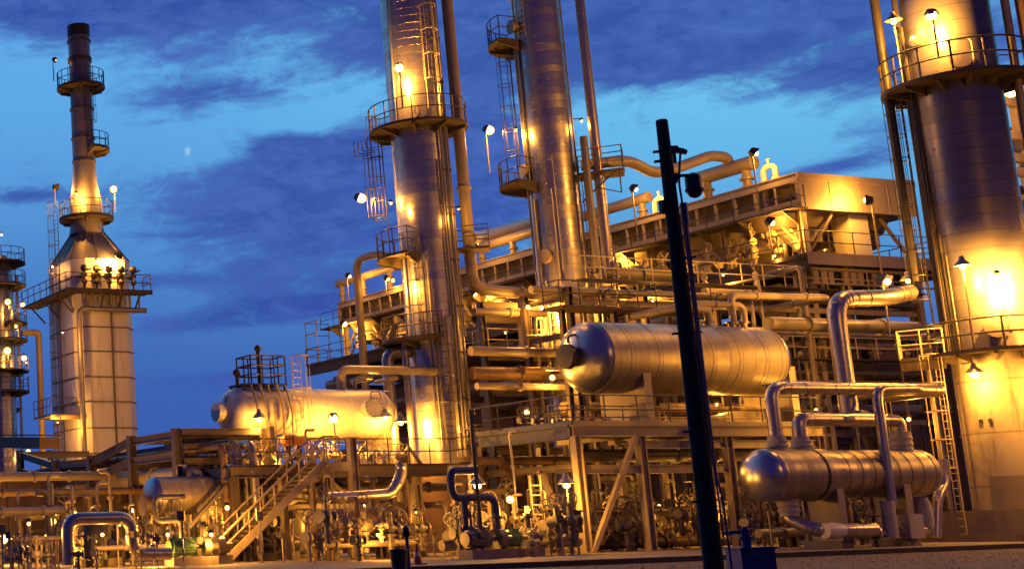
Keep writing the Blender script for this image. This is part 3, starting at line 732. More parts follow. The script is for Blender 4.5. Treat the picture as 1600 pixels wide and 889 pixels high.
# header pipes along the top of the cooler
def header(y0, y1, px_ref, z, r, label, nozz, m='pipe_paint', x=None, extra=None, name='header_pipe'):
    x = FX + 1.0 if x is None else x
    t = thing(name, label, 'pipe', (x, y0, z), 'header pipes over the cooler')
    MB().tube((x, y0, z), (x, y1, z), r, 16).build('pipe_run', m, t)
    for y in nozz:
        k = MB(); k.tube((x, y, zt - .02), (x, y, z - r * .8), r * .62, 12)
        for zz in (zt + .18, (zt + z) / 2 - .1): k.tube((x, y, zz), (x, y, zz + .12), r * .95, 12)
        k.build('nozzle', m, t)
    return t
def Yx(px, py, x): return aX(px, py, x)[1]
hx = FX + 1.0
zh = aX(625, 414, hx)[2]
ya, yb = Yx(528, 449, hx), Yx(640, 410, hx)
header(ya, yb, 0, zh, .33, 'amber lit header pipe at the far end of the cooler top, under the hooped pipe', [ya - .6, ya - 3.6, ya - 7.2])
yc_, yd_ = Yx(735, 392, hx), Yx(1014, 310, hx)
zh2 = aX(880, 348, hx)[2]
header(yc_, yd_, 0, zh2, .34, 'longest header pipe on the cooler, passing behind the taller tower', [yc_ - 1.2, yc_ - 4.5, yc_ - 9.5, yd_ + 4.6, yd_ + .6])
ye, yf = Yx(1088, 281, hx), Yx(1178, 254, hx)
zh3 = aX(1130, 268, hx)[2]
header(ye, yf, 0, zh3, .42, 'short fat header pipe near the front end of the cooler with two flanged stubs', [ye - .7, yf + .6])
t_h3 = None
# S shaped line from the landing to that header
p0 = polar(c3, r3 + .2, 78, zq2 + .75)
x1 = hx
def ix(px, py): return aX(px, py, hx)
pA = polar(c3, r3 + 1.6, 84, zq2 + .75); pD = ix(1133, 262)
ppx = proj(pA)[0]
def sx_(px, py): return aX(px, py, pA[0] + (hx - pA[0]) * (px - ppx) / (1131 - ppx))
vpipe('transfer_pipe', [p0, pA, sx_(985, 251), sx_(1020, 271), sx_(1048, 266), sx_(1112, 243), V(hx, pD[1] - .2, pD[2] + .55), V(hx, pD[1] - .3, zh3 + .2)], .31, 'pipe_paint', 'beige pipe snaking from the tower landing to the fat header on the cooler', bend=1.1)
vpipe('transfer_pipe', [polar(c2, r2 + .7, 90, Z2(378)), ix(770, 369) * .35 + polar(c2, r2 + .7, 90, Z2(378)) * .65, ix(838, 345), ix(868, 338)], .34, 'pipe_paint', 'beige pipe running from the slimmer tower over the cooler roof', bend=1.2)
# U bend vents
for px, py, k, lab in ((1213, 262, 1.0, 'small white hooped vent pipe on the front corner of the cooler'), (1042, 312, 1.0, 'white vent stub on the cooler roof just behind the black pole')):
    b = aX(px - 8, py + 22, FX + .6); b[2] = zt + .05
    t = thing('vent_pipe', lab, 'pipe', b, 'vents on the cooler roof')
    MB().pipe([b + V(0, .45, -1.4), b + V(0, .45, .95), b + V(0, -.35, .95), b + V(0, -.35, .15)], .16, .36, 12).build('pipe_run', 'white_vessel', t)
    MB().tube(b + V(0, .05, 1.08), b + V(0, .05, 1.3), .07, 8).sphere(b + V(0, .05, 1.35), .1, 8, 6).tube(b + V(0, -.35, .1), b + V(0, -.35, .25), .25, 12).build('valve', 'white_vessel', t)
# hooped pipe at the far end
hp = FX - 1.9
q0 = aX(567, 600, hp); q1 = aX(556, 407, hp); q2_ = aX(590, 412, hp)
vpipe('hooped_pipe', [(hp, q1[1], SZ + 5), (hp, q1[1], q1[2]), (hp, q2_[1], q1[2]), (hp + 2.9, q2_[1] - .2, zh)], .30, 'pipe_paint', 'tall hooped pipe standing at the far end of the cooler', bend=1.0)

# valves and motors standing on the cooler deck
def valve(loc, label, group, h=1.2, m='pipe_paint', wheel_m='pipe_paint', r=.09, face=(0, -1, 0), big=1.0, cat='valve'):
    p = V(*loc); t = thing('valve', label, cat, p, group)
    MB().tube(p, p + V(0, 0, h * .35), r, 10).tube(p + V(0, 0, h * .12), p + V(0, 0, h * .17), r * 1.9, 10).tube(p + V(0, 0, h * .33), p + V(0, 0, h * .38), r * 1.9, 10).sphere(p + V(0, 0, h * .5), r * 1.9, 10, 7).tube(p + V(-r * 3.5, 0, h * .5), p + V(r * 3.5, 0, h * .5), r, 10).tube(p + V(-r * 3.6, 0, h * .5), p + V(-r * 3.0, 0, h * .5), r * 1.9, 10).tube(p + V(r * 3.0, 0, h * .5), p + V(r * 3.6, 0, h * .5), r * 1.9, 10).build('valve_body', m, t)
    f = V(*face); c = p + V(0, 0, h * .5) + f * r * 2 + V(0, 0, h * .38)
    s = MB().tube(p + V(0, 0, h * .55), p + V(0, 0, h * .9), r * .45, 8).bar(p + V(-r, 0, h * .6), p + V(-r, 0, h * .85), r * .4).bar(p + V(r, 0, h * .6), p + V(r, 0, h * .85), r * .4); s.build('stem', m, t)
    R = r * 2.9 * big; w = MB(); cw = p + V(0, 0, h * .92) + f * r
    w.hoop(cw, f, R, r * .22, 18, 5)
    ax = V(0, 0, 1); bx = np.cross(f, ax)
    for k in range(3): a = k * pi / 3; d = (ax * cos(a) + bx * sin(a)) * R; w.tube(cw - d, cw + d, r * .16, 5)
    w.build('handwheel', wheel_m, t)
    return t
rnd = random.Random(5)
proto = None
for i in range(26):
    y = FY + .6 + i * .62 + rnd.uniform(-.2, .2); x = FX - .7 + rnd.uniform(0, 1.6); 
    if proto is None: proto = valve((x, y, zd), 'flanged valve in the crowded yellow lit row on the cooler deck', 'valves on the cooler deck', 1.5, 'yellow_rail', 'yellow_rail', .10, (-.7, -.7, 0)); o = proto
    else: o = copy_tree(proto); o.location = (x, y, zd + rnd.choice((0, 0, .25, .5, .9))); o.rotation_euler = (0, 0, rnd.uniform(0, 6.28)); o.scale = (1, 1, rnd.uniform(.8, 1.3))
for i in range(10):
    y = FY + 18 + i * 2.6 + rnd.uniform(-.5, .5); o = copy_tree(proto); o.location = (FX - .6 + rnd.uniform(0, 1.5), y, zd); o.rotation_euler = (0, 0, rnd.uniform(0, 6.28))
# pipes on the deck edge and dark lines slung below the cooler
def run(name, pts, r, m, label, group=None, bend=None, flanges=0, n=12): return vpipe(name, pts, r, m, label, 'pipe', group, n, bend, flanges)
for x, z, r, mm, lab in ((FX - .4, zd - 2.0, .42, 'pipe_grey', 'fat grey pipe slung right under the cooler deck'), (FX + .9, 10.5, .48, 'pipe_rust', 'fat rusty pipe on the upper shelf below the cooler'),
                         (FX - .3, 11.3, .26, 'pipe_grey', 'grey pipe above the rusty one below the cooler'), (FX + 2.2, 7.1, .4, 'pipe_grey', 'wide grey pipe on the lower shelf below the cooler'),
                         (FX - .5, 7.6, .22, 'pipe_paint', 'narrow beige pipe along the lower shelf below the cooler'), (FX + .2, 14.1, .2, 'pipe_paint', 'narrow beige pipe along the top shelf below the cooler'),
                         (FX - .8, 4.9, .3, 'pipe_rust', 'brown pipe running low behind the vessel platform')):
    run('pipe', [(x, FY - .4, z), (x, FYd - 2, z)], r, mm, lab, 'pipes below the cooler', flanges=6)
# pale ducts hanging beneath the deck
for i, (y, w, lab) in enumerate(((FY + 2.2, 2.4, 'pale square hopper hanging under the cooler deck beside the corner'), (FY + 13.5, 3.0, 'pale square hopper under the middle of the cooler deck'), (FY + 24, 3.0, 'pale square hopper under the cooler deck behind the taller tower'))):
    m = MB(); z1 = zd - 1.05; m._add([(FX + .4, y, z1), (FX + 3.2, y, z1), (FX + 3.2, y + w, z1), (FX + .4, y + w, z1), (FX + .9, y + .5, z1 - 1.9), (FX + 2.6, y + .5, z1 - 1.9), (FX + 2.6, y + w - .5, z1 - 1.9), (FX + .9, y + w - .5, z1 - 1.9)], [(0, 1, 2, 3), (7, 6, 5, 4), (0, 4, 5, 1), (1, 5, 6, 2), (2, 6, 7, 3), (3, 7, 4, 0)])
    one('hopper', m, 'cream_steel', lab, 'hopper', (FX + 1.8, y + w / 2, z1 - 1.9))
p = aY(1333, 352, FY + .9)
t = thing('duct', 'bright pale duct hanging from the end panel of the cooler', 'duct', p)
MB()._add([(p[0] - .75, FY + .5, zc - .003), (p[0] + .65, FY + .5, zc - .003), (p[0] + .65, FY + 1.7, zc - .003), (p[0] - .75, FY + 1.7, zc - .003), (p[0] - .55, FY + .5, zc - 2.3), (p[0] + .7, FY + .5, zc - 2.3), (p[0] + .7, FY + 1.7, zc - 2.3), (p[0] - .55, FY + 1.7, zc - 2.3)], [(0, 1, 2, 3), (7, 6, 5, 4), (0, 4, 5, 1), (1, 5, 6, 2), (2, 6, 7, 3), (3, 7, 4, 0)]).build('duct_body', 'white_vessel', t)
MB().box(p[0] - .63, FY + .44, zc - 2.36, p[0] + .78, FY + 1.76, zc - 2.303).build('flange', 'cream_steel', t)

# ------------------------------------------------------------------ fired heater with its chimney
Ff = 95.8
k0 = aR(120, 480, 105); FHX, FHY = k0[0], k0[1]
w_ = aY(217, 560, FHY)[0] - FHX; d_ = aX(74, 560, FHX)[1] - FHY
zb = lambda py: zat(FHX, FHY, py)
FH = thing('fired_heater', 'square panelled furnace with a sloping roof and a tall capped chimney', 'furnace', (FHX + w_ / 2, FHY + d_ / 2, SZ))
zw = zb(402); zrf = zb(352); cxf, cyf = FHX + w_ / 2, FHY + d_ / 2
zr0 = zb(338)
m = MB(); ch = .55
def octa(x0, y0, x1, y1, c): return [(x0 + c, y0), (x1 - c, y0), (x1, y0 + c), (x1, y1 - c), (x1 - c, y1), (x0 + c, y1), (x0, y1 - c), (x0, y0 + c)]
P8 = octa(FHX, FHY, FHX + w_, FHY + d_, .85)
m.prism([(x, y, SZ) for x, y in P8], (0, 0, zw - SZ)); wl = m.build('wall', 'furnace_panel', FH)
m = MB()
for py in (430, 510, 548, 588, 627, 668, 708, 745): 
    z = zb(py); [m.bar((cxf + (P8[i][0] - cxf) * 1.012, cyf + (P8[i][1] - cyf) * 1.012, z), (cxf + (P8[(i + 1) % 8][0] - cxf) * 1.012, cyf + (P8[(i + 1) % 8][1] - cyf) * 1.012, z), .07, .08) for i in range(8)]
for f_ in (.56,): m.box(FHX + w_ * f_ - .07, FHY - .11, SZ, FHX + w_ * f_ + .07, FHY - .075, zw - 1)
for f_ in (.5,): m.box(FHX - .11, FHY + d_ * f_ - .06, SZ, FHX - .075, FHY + d_ * f_ + .06, zw - 1)
for k in range(9): x = FHX + .6 + k * (w_ - 1.2) / 8; m.box(x - .05, FHY - .16, SZ + .2, x + .05, FHY - .112, zb(742))
m.build('stiffener', 'steel', wl)
rs_ = 1.28
m = MB(); N = 8
top8 = [(cxf + rs_ * 1.1 * cos(a), cyf + rs_ * 1.1 * sin(a), zrf) for a in [atan2(y - cyf, x - cxf) for x, y in P8]]
bot8 = [(x, y, zw + .002) for x, y in P8]
m._add(bot8 + top8, [tuple(range(15, 7, -1))[::-1]] + [(i, (i + 1) % 8, 8 + (i + 1) % 8, 8 + i) for i in range(8)])
m.build('roof', 'furnace_roof', FH)
m = MB()
for i in range(8): m.bar(bot8[i], top8[i], .12)
for i in (0, 2, 4, 6):
    for f_ in (.33, .66):
        a = V(*bot8[i]) * (1 - f_) + V(*bot8[(i + 1) % 8]) * f_; b = V(*top8[i]) * (1 - f_) + V(*top8[(i + 1) % 8]) * f_; m.bar(a, b, .07)
m.build('rib', 'steel', FH)
zt_ = zat(cxf, cyf, 42); zf = lambda py: zat(cxf, cyf, py)
rt = 0.86
m = MB(); m.lathe((cxf, cyf, 0), (0, 0, 1), [(rs_ * 1.1, zrf), (rs_, zrf + .6), (rs_, zf(318)), (rt + .1, zf(285)), (rt + .02, zf(250)), (rt, zf(59))], 32)
st = m.build('chimney', 'stack_steel', FH)
MB().lathe((cxf, cyf, 0), (0, 0, 1), [(rt + .03, zf(59)), (rt + .03, zt_), (rt - .1, zt_), (rt - .1, zt_ - 1)], 32, False).build('chimney_cap', 'soot', st)
m = MB()
for py in (66, 93, 97, 172, 218, 254): m.lathe((cxf, cyf, zf(py)), (0, 0, 1), [(rt, -.07), (rt + .1, -.06), (rt + .1, .06), (rt, .07)], 32, False)
build_each(m, 'band', 'steel', st)
cf = V(cxf, cyf)
platform(FH, cf, zf(137), rt, rt + 1.05, -178, 178, 1.15, th=.2, nbrk=6)
platform(FH, cf, zf(235), rt, rt + 1.2, 20, 120, 1.1, th=.2)
platform(FH, cf, zf(341), rs_ + .02, rs_ + .85, -178, 178, 1.15, th=.25, nbrk=6)
ladder(FH, polar(cf, rt + .2, 30, zf(232)), polar(cf, rt + .2, 30, zf(125)), outv(cf, 30), cage_from=1.8)
ladder(FH, V(FHX - .25, FHY + d_ * .45, zb(474)), V(FHX - .25, FHY + d_ * .45, zf(322)), (-1, -.3, 0), cage_from=1.5)
ladder(FH, V(FHX - .25, FHY + d_ * .5, SZ), V(FHX - .25, FHY + d_ * .5, zb(474)), (-1, 0, 0), cage_from=3)
# burner walkway round the box
zpw = zb(456); ov = 1.45
m = MB(); m.box(FHX - ov, FHY - ov, zpw - .15, FHX + w_ + ov * .45, FHY - .01, zpw).box(FHX - ov, FHY + .0, zpw - .15, FHX - .01, FHY + d_ + ov, zpw)
m.box(FHX - ov - .05, FHY - ov - .06, zpw - .3, FHX + w_ + ov * .45, FHY - ov - .003, zpw + .05)
for k in range(4): x = FHX + .3 + k * (w_ - .6) / 3; m.bar((x, FHY - .1, zpw - 1.5), (x, FHY - ov + .1, zpw - .2), .1)
for k in range(3): y = FHY + .5 + k * (d_ - .6) / 2; m.bar((FHX - .1, y, zpw - 1.5), (FHX - ov + .1, y, zpw - .2), .1)
wk = m.build('walkway', 'deck_steel', FH)
MB().rail([(FHX + w_ + ov * .4, FHY - .1, zpw), (FHX + w_ + ov * .4, FHY - ov + .05, zpw), (FHX - ov + .05, FHY - ov + .05, zpw), (FHX - ov + .05, FHY + d_ + ov - .05, zpw)], 1.2, .035, 1.3).build('railing', 'rail_steel', wk)
for k in range(5):
    bu = MB()
    x = FHX + .5 + k * (w_ - .9) / 4
    bu.tube((x, FHY - .02, zpw + 1.25), (x, FHY - .5, zpw + 1.25), .24, 12).tube((x, FHY - .5, zpw + .05), (x, FHY - .5, zpw + 1.5), .08, 8).sphere((x, FHY - .5, zpw + .75), .24, 8, 6).sphere((x, FHY - .5, zpw + 1.75), .3, 8, 6).tube((x - .2, FHY - .5, zpw + 1.3), (x + .2, FHY - .5, zpw + 1.3), .14, 8).pipe([(x, FHY - .5, zpw + 1.5), (x + .5, FHY - .65, zpw + 1.7)], .07, .1, 6)
    bu.build('burner', 'dark_steel', FH)
hd = MB(); zhd = zb(484)
for k in range(7): x = FHX + .25 + k * (w_ - .3) / 6; hd.tube((x, FHY - .6, zhd), (x, FHY - .6, zpw - .16), .09, 8)
hd.pipe([(FHX + w_ + .5, FHY - .6, zhd), (FHX - .12, FHY - .6, zhd), (FHX - .12, FHY - .6, SZ + 3)], .2, .6, 12)
hd.build('fuel_header', 'galv', FH)
# small side landing and the side flue
zl = zb(646)
m = MB(); m.box(FHX - 2.3, FHY + .3, zl - .15, FHX - .1, FHY + d_ * .6, zl).bar((FHX - 2.35, FHY + .28, zl - .25), (FHX + .2, FHY + .28, zl - .25), .18, .3); la = m.build('landing', 'cream_steel', FH)
MB().rail([(FHX - .1, FHY + .35, zl), (FHX - 2.25, FHY + .35, zl), (FHX - 2.25, FHY + d_ * .6, zl)], 1.2, .03, .8).build('railing', 'rail_steel', la)
x = aY(63, 600, FHY + d_ * .7)[0]; zz = zb(507)
vpipe('flue_pipe', [(x - 1.4, FHY + d_ * .7, zz - .1), (x, FHY + d_ * .7, zz), (x, FHY + d_ * .7, SZ)], .24, 'cream_steel', 'cream flue pipe standing beside the furnace wall with a stub at its top', bend=.3)

# ------------------------------------------------------------------ far columns cut by the frame edge
def far_tower(px, R, rr, top_py, plats, label):
    c = aR(px, 600, R)[:2]; zz = lambda py: zat(c[0], c[1], py)
    t = thing('distant_tower', label, 'tower', (c[0], c[1], SZ), 'distant towers')
    MB().lathe((*c, 0), (0, 0, 1), [(rr, SZ), (rr, zz(top_py + 22)), (rr * .8, zz(top_py + 12)), (.2, zz(top_py + 6))], 28).build('shell', 'clad_tower', t)
    for py, a0, a1 in plats: platform(t, c, zz(py), rr, rr + 1.25, a0, a1, 1.2, step=22, nbrk=3)
    for (pa, _, _), (pb_, _, _) in zip(plats[:-1], plats[1:]): ladder(t, polar(c, rr + .3, 60, zz(pb_)), polar(c, rr + .3, 60, zz(pa)), outv(c, 60))
    MB().tube(polar(c, rr + .4, 95, SZ), polar(c, rr + .4, 95, zz(top_py + 40)), .13, 8).build('riser', 'galv', t)
    return c, zz
cL, zL = far_tower(3, 128, 1.25, 390, [(412, -60, 140), (447, -100, 130), (506, 20, 130), (532, 0, 130), (580, -100, 130), (612, 0, 130)], 'slim tower with many lit walkways, cut by the frame beside the furnace')
_d2 = far_tower(-14, 150, 2.0, 420, [(500, -60, 120), (640, -60, 120)], 'plain distant tower at the very edge of the frame')

# ------------------------------------------------------------------ horizontal vessels
def beads(r, a, b, step, h=.014, w=.03):
    pr = [(r, a)]; t = a + step * .6
    while t < b - .1: pr += [(r, t - w), (r + h, t - w * .7), (r + h, t + w * .7), (r, t + w)]; t += step
    return pr + [(r, b)]
def head_prof(r, flat=0.5, n=9): return [(r * sin(pi / 2 * i / n), -r * flat * cos(pi / 2 * i / n)) for i in range(n + 1)]
def drum(name, label, x0, x1, y, z, r, m, flat=0.5, cat='vessel', head_m=None, group=None, saddles=(), sad_m='cream_steel', zbase=SZ, sw=.35, bands=True):
    """x0, x1: where the straight shell begins and ends"""
    t = thing(name, label, cat, ((x0 + x1) / 2, y, zbase), group)
    s = MB().lathe((x0, y, z), (1, 0, 0), beads(r, 0, x1 - x0, 1.6) if bands else [(r, 0), (r, x1 - x0)], 64, False).build('shell', m, t)
    MB().lathe((x0 - .001, y, z), (1, 0, 0), head_prof(r, flat), 64, False).build('head', head_m or m, t)
    MB().lathe((x1 + .001, y, z), (-1, 0, 0), head_prof(r, flat), 64, False).build('head', head_m or m, t)
    if bands:
        b = MB()
        for x in (x0, x1): b.lathe((x, y, z), (1, 0, 0), [(r, -.05), (r + .018, -.045), (r + .018, .045), (r, .05)], 64, False)
        b.build('band', m, s)
    for x in saddles:
        k = MB(); zz = z - r * .5; hw = r * .82
        k.box(x - sw / 2, y - hw, zbase + .06, x + sw / 2, y + hw, z - r * .78); k.prism([(x - sw / 2, y - hw - .06, zbase + .06), (x - sw / 2, y - hw, zbase + .06), (x - sw / 2, y - hw, z - r * .25), (x - sw / 2, y - hw - .06, z - r * .25)], (sw, 0, 0))
        k.box(x - sw * .9, y - hw - .15, zbase, x + sw * .9, y + hw + .15, zbase + .06)
        k.build('saddle', sad_m, t)
    return t
# ---- platform under the large vessel
PY0 = 49.0
pc = aY(895, 662, PY0); PX0 = pc[0]; PZ = pc[2]; PX1 = aY(1245, 661, PY0)[0] + 1.5; PY1 = aX(747, 682, PX0)[1]
PA = thing('steel_platform', 'braced steel platform with a railed deck carrying the large grey vessel', 'platform', ((PX0 + PX1) / 2, (PY0 + PY1) / 2, SZ))
dk = MB().box(PX0 - .1, PY0 - .12, PZ - .05, PX1, PY1, PZ).build('deck', 'deck_steel', PA)
m = MB(); m.ibeam((PX0 - .05, PY0, PZ - .30), (PX1, PY0, PZ - .30), .3, .48); m.box(PX0 - .1, PY0 - .16, PZ - .06, PX1, PY0 - .123, PZ + .12)
m.build('front_beam', 'cream_steel', PA)
MB().ibeam((PX0, PY0 + .2, PZ - .33), (PX0, PY1, PZ - .33), .3, .54).box(PX0 - .16, PY0 - .1, PZ - .06, PX0 - .123, PY1, PZ + .14).build('side_girder', 'blue_paint_and_sky', PA)  # sky reflection on the girder put into its blue colour
m = MB()
cols = [aY(908, 770, PY0)[0], aY(1009, 770, PY0)[0], aY(1145, 770, PY0)[0]]
zmid = aY(1080, 732, PY0)[2]; zlow = aY(950, 733, PY0)[2]; zup = aY(1110, 694, PY0)[2]
for i, x in enumerate(cols + [PX1 - .3]):
    c = MB().ibeam((x, PY0, SZ), (x, PY0, PZ - .55), .34, .36, (1, 0, 0)); c.box(x - .3, PY0 - .3, SZ + .001, x + .3, PY0 + .3, SZ + .05); c.build('column', 'cream_steel', PA)
for x, y in ((PX0, PY1 - .2), (cols[1], PY1), (cols[2], PY1), (PX1 - .3, PY1)):
    MB().ibeam((x, y, SZ), (x, y, PZ - .61), .32, .34, (1, 0, 0)).build('column', 'steel', PA)
m = MB()
m.ibeam((cols[0] + .18, PY0, zlow), (cols[1] - .18, PY0, zlow), .2, .36).ibeam((cols[1] + .18, PY0, zmid), (cols[2] - .18, PY0, zmid), .2, .36).ibeam((cols[1] + .18, PY0, zup), (PX1 - .5, PY0, zup), .2, .34)
for k in range(6): x = cols[1] + 1.0 + k * 1.45; m.box(x - .02, PY0 - .104, zup - .13, x + .02, PY0 - .101, zup + .13)
build_each(m, 'tie_beam', 'cream_steel', PA)
a = aY(993, 682, PY0 - .12); b = aY(927, 870, PY0 - .12)
MB().bar(a, (b[0], PY0 - .12, SZ), .2, .2).build('brace', 'cream_steel', PA)
a = aX(843, 745, PX0); 
MB().bar((PX0, a[1], PZ - 1.9), (PX0, PY0 + .35, SZ + .1), .2, .2).build('brace', 'cream_steel', PA)
MB().ibeam((PX0, PY0 + .2, PZ - 1.85), (PX0, PY1, PZ - 1.85), .2, .3).build('tie_beam', 'steel', PA)
for k in range(5): x = PX0 + 1.5 + k * (PX1 - PX0 - 2) / 4; MB().ibeam((x, PY0 + .2, PZ - .3), (x, PY1, PZ - .3), .2, .44).build('joist', 'steel', PA)
MB().rail([(PX1, PY0 - .05, PZ), (PX0 - .05, PY0 - .05, PZ), (PX0 - .05, PY1, PZ)], 1.25, .032, 1.75).build('railing', 'rail_steel', PA)
m = MB(); m.rail([(PX0 + .7, PY0 + 2.2, PZ), (PX1 - 1, PY0 + 2.2, PZ)], 1.0, .03, 2.3); m.build('inner_railing', 'yellow_rail', PA)
# ---- the large grey vessel
VY = 51.6
vl = aY(868, 560, VY); z1, z0 = aY(940, 505, VY)[2], aY(940, 618, VY)[2]; vr = (z1 - z0) / 2; vz = (z1 + z0) / 2
vz = 0.5 * (aY(1080, 508, VY - .0)[2] + aY(1080, 617, VY)[2]); vr = .5 * (aY(1080, 508, VY)[2] - aY(1080, 617, VY)[2]) * .985
xh = aY(945, 560, VY)[0] - .1; xe = aY(1222, 560, VY)[0] - 1.25
xs_ = aY(893, 560, VY)[0] + vr * .5
LV = drum('pressure_vessel', 'large grey clad vessel with a dark manhole on its rounded end, on the platform', xs_ + .15, xe - vr * .2, VY, vz, vr, 'clad_vessel', .55, group='horizontal vessels', head_m='clad_head', saddles=(aY(975, 600, VY)[0], aY(1200, 600, VY)[0]), zbase=PZ, sw=.42)
xm = xs_ - vr * .42
m = MB().lathe((xm + .3, VY - .05, vz + .02), (-1, 0, 0), [(.46, 0), (.46, .62), (.58, .62), (.58, .74), (.56, .76), (.56, .88), (.2, .92)], 28); m.build('manway', 'dark_steel', LV)
MB().pipe([(xm - .3, VY - .1, vz + .62), (xm - .3, VY - .1, vz + .95), (xm + .15, VY - .1, vz + 1.05), (xm + .5, VY - .1, vz + .9)], .05, .2, 8).build('davit', 'dark_steel', LV)
# pipes leaving the top of the vessel
def topz(dy=0.0): return vz + sqrt(vr * vr - dy * dy) - .05
nz = MB()
for px in (1090, 1106, 1143, 1161): x = aY(px, 505, VY)[0]; nz.tube((x, VY, topz()), (x, VY, topz() + .28), .19, 12).tube((x, VY, topz() + .22), (x, VY, topz() + .30), .3, 14)
build_each(nz, 'nozzle', 'clad_vessel', LV)
zc1 = aY(1150, 462, VY)[2]
xA, xB = aY(1143, 480, VY)[0], aY(1161, 480, VY)[0]
run('pipe', [(xA, VY, topz() + .3), (xA, VY, zc1), (xA + 6.5, VY, zc1 + .1), (xA + 6.5, VY + 4, zc1 + .1)], .17, 'pipe_paint', 'beige riser from the vessel top turning off towards the great tower', 'pipes on the vessel top', flanges=3)
run('pipe', [(xB, VY, topz() + .3), (xB, VY, zc1 - .45), (xB - 3.4, VY + .1, zc1 - .45), (xB - 3.9, VY, zc1 - 1.2)], .15, 'pipe_paint', 'beige riser from the vessel top bending back behind the black pole', 'pipes on the vessel top', flanges=3)
xC = aY(1106, 490, VY)[0]
run('pipe', [(xC, VY, topz() + .3), (xC, VY, topz() + .85), (xC - 1.6, VY, topz() + .95), (xC - 1.6, VY + 3, topz() + .95)], .2, 'pipe_paint', 'short cream elbow pipe on the vessel top beside the black pole', 'pipes on the vessel top')
for k, px in enumerate((1175, 1190, 1258)):
    x = aY(px, 480, VY + 2.6)[0]; run('pipe', [(x, VY + 2.6, SZ), (x, VY + 2.6, zc1 + .8 + .7 * k), (x + .01, VY + 4.6, zc1 + .8 + .7 * k)], (.09, .07, .12)[k], 'pipe_paint', ('slim pipe rising behind the vessel top next to the twin risers', 'thinnest pipe rising behind the right part of the vessel', 'cream standpipe just past the right end of the large vessel')[k], 'standpipes behind the vessel')
# ---- heat exchanger in front
HY = 43.0
zt1, zb1 = aY(1350, 703, HY)[2], aY(1350, 777, HY)[2]; hr = (zt1 - zb1) / 2; hz = (zt1 + zb1) / 2
hr1 = .5 * (aY(1222, 704, HY)[2] - aY(1222, 786, HY)[2]) * 1.0
xl = aY(1162, 745, HY)[0] + .45; xf = aY(1263, 745, HY)[0]; xr = aY(1455, 740, HY)[0] - .75
HX = thing('heat_exchanger', 'long metal clad heat exchanger by the kerb with a blue tinted rounded end', 'heat exchanger', ((xl + xr) / 2, HY, SZ))
sh = MB().lathe((0, HY, hz), (1, 0, 0), [(hr + .06, xf + .02), (hr + .06, xf + .75), (hr, xf + .76)] + beads(hr, xf + .78, xr, .68, .02), 64, False).build('shell', 'clad_hx', HX)
MB().lathe((xr + .001, HY, hz), (-1, 0, 0), head_prof(hr, .5), 48, False).build('head', 'clad_hx', HX)
hx0 = xl + hr1 * .62
MB().lathe((hx0, HY, hz), (1, 0, 0), head_prof(hr1, .66, 12) + [(hr1, .02)], 64, False).build('head', 'clad_head', HX)
MB().lathe((hx0, HY, hz), (1, 0, 0), [(hr1 - .004, .02), (hr1 + .012, .03), (hr1 + .012, .09), (hr1, .10), (hr1, xf - hx0 - .05)], 64, False).build('channel', 'clad_hx', HX)
MB().lathe((xf, HY, hz), (1, 0, 0), [(hr1, -.09), (hr1 + .035, -.08), (hr1 + .035, .0), (hr1 - .01, .006), (hr + .03, .02)], 64, False).build('flange', 'dark_steel', HX)
for px in (1287, 1392):
    x = aY(px, 790, HY)[0]; k = MB(); k.box(x - .18, HY - hr * .8 - .07, SZ + .3, x + .18, HY - hr * .8 - .003, hz - hr * .45).box(x - .18, HY + hr * .8 + .003, SZ + .3, x + .18, HY + hr * .8 + .07, hz - hr * .45).box(x - .03, HY - hr * .8, SZ + .3, x + .03, HY + hr * .8, hz - hr * .72); k.build('saddle', 'cream_steel', HX); MB().box(x - .3, HY - hr * .9, SZ, x + .3, HY + hr * .9, SZ + .297).build('saddle_foot', 'concrete', HX)
MB().box(aY(1284, 742, HY)[0] - .1, HY - hr - .05, hz - .02, aY(1284, 742, HY)[0] + .1, HY - hr + .05, hz + .16).build('name_plate', 'galv', HX)
def boot(x, z0, z1, r0, r1, y=HY, m='wrap'):
    w = MB(); pr = [(r0, z0)]; k = 7
    for i in range(1, k): f = i / k; pr.append((r0 + (r1 - r0) * f + (.035 if i % 2 else -.02), z0 + (z1 - z0) * f))
    w.lathe((x, y, 0), (0, 0, 1), pr + [(r1, z1), (r1 * .7, z1 + .02)], 22); return w.build('nozzle_wrap', m, HX)
def tz(r): return hz + r * .93
xn1, xn2, xn3 = aY(1215, 700, HY)[0], aY(1252, 695, HY)[0], aY(1408, 690, HY)[0]
boot(xn1, tz(hr1) - .12, aY(1212, 681, HY)[2], .40, .34); boot(xn2, tz(hr1) - .12, aY(1250, 682, HY)[2], .42, .32); boot(xn3, tz(hr) - .1, aY(1408, 675, HY)[2], .40, .40)
xd = aY(1232, 790, HY)[0]; boot(xd, hz - hr1 * .95 + .1, aY(1232, 806, HY)[2], .40, .36)
zu = aY(1300, 607, HY)[2]
xend = aY(1480, 600, HY)[0]
run('pipe', [(xn1, HY, aY(1212, 681, HY)[2]), (xn1, HY, zu), (xend + .2, HY + .3, zu + .05), (xend + .2, HY + 3, zu + .05)], .26, 'clad_pipe', 'shiny clad inlet pipe rising from the rounded end and running along above the heat exchanger', 'clad pipes at the heat exchanger', bend=.62, n=16)
zv = aY(1320, 655, HY)[2]
run('pipe', [(xn2, HY, aY(1250, 684, HY)[2]), (xn2, HY, zv), (xn3 - .55, HY, zv - .03), (xn3, HY, zv - .08), (xn3, HY, aY(1408, 676, HY)[2])], .27, 'clad_pipe', 'shiny clad pipe bridging two nozzles on top of the heat exchanger', 'clad pipes at the heat exchanger', bend=.6, n=16)
HB = HY + .72
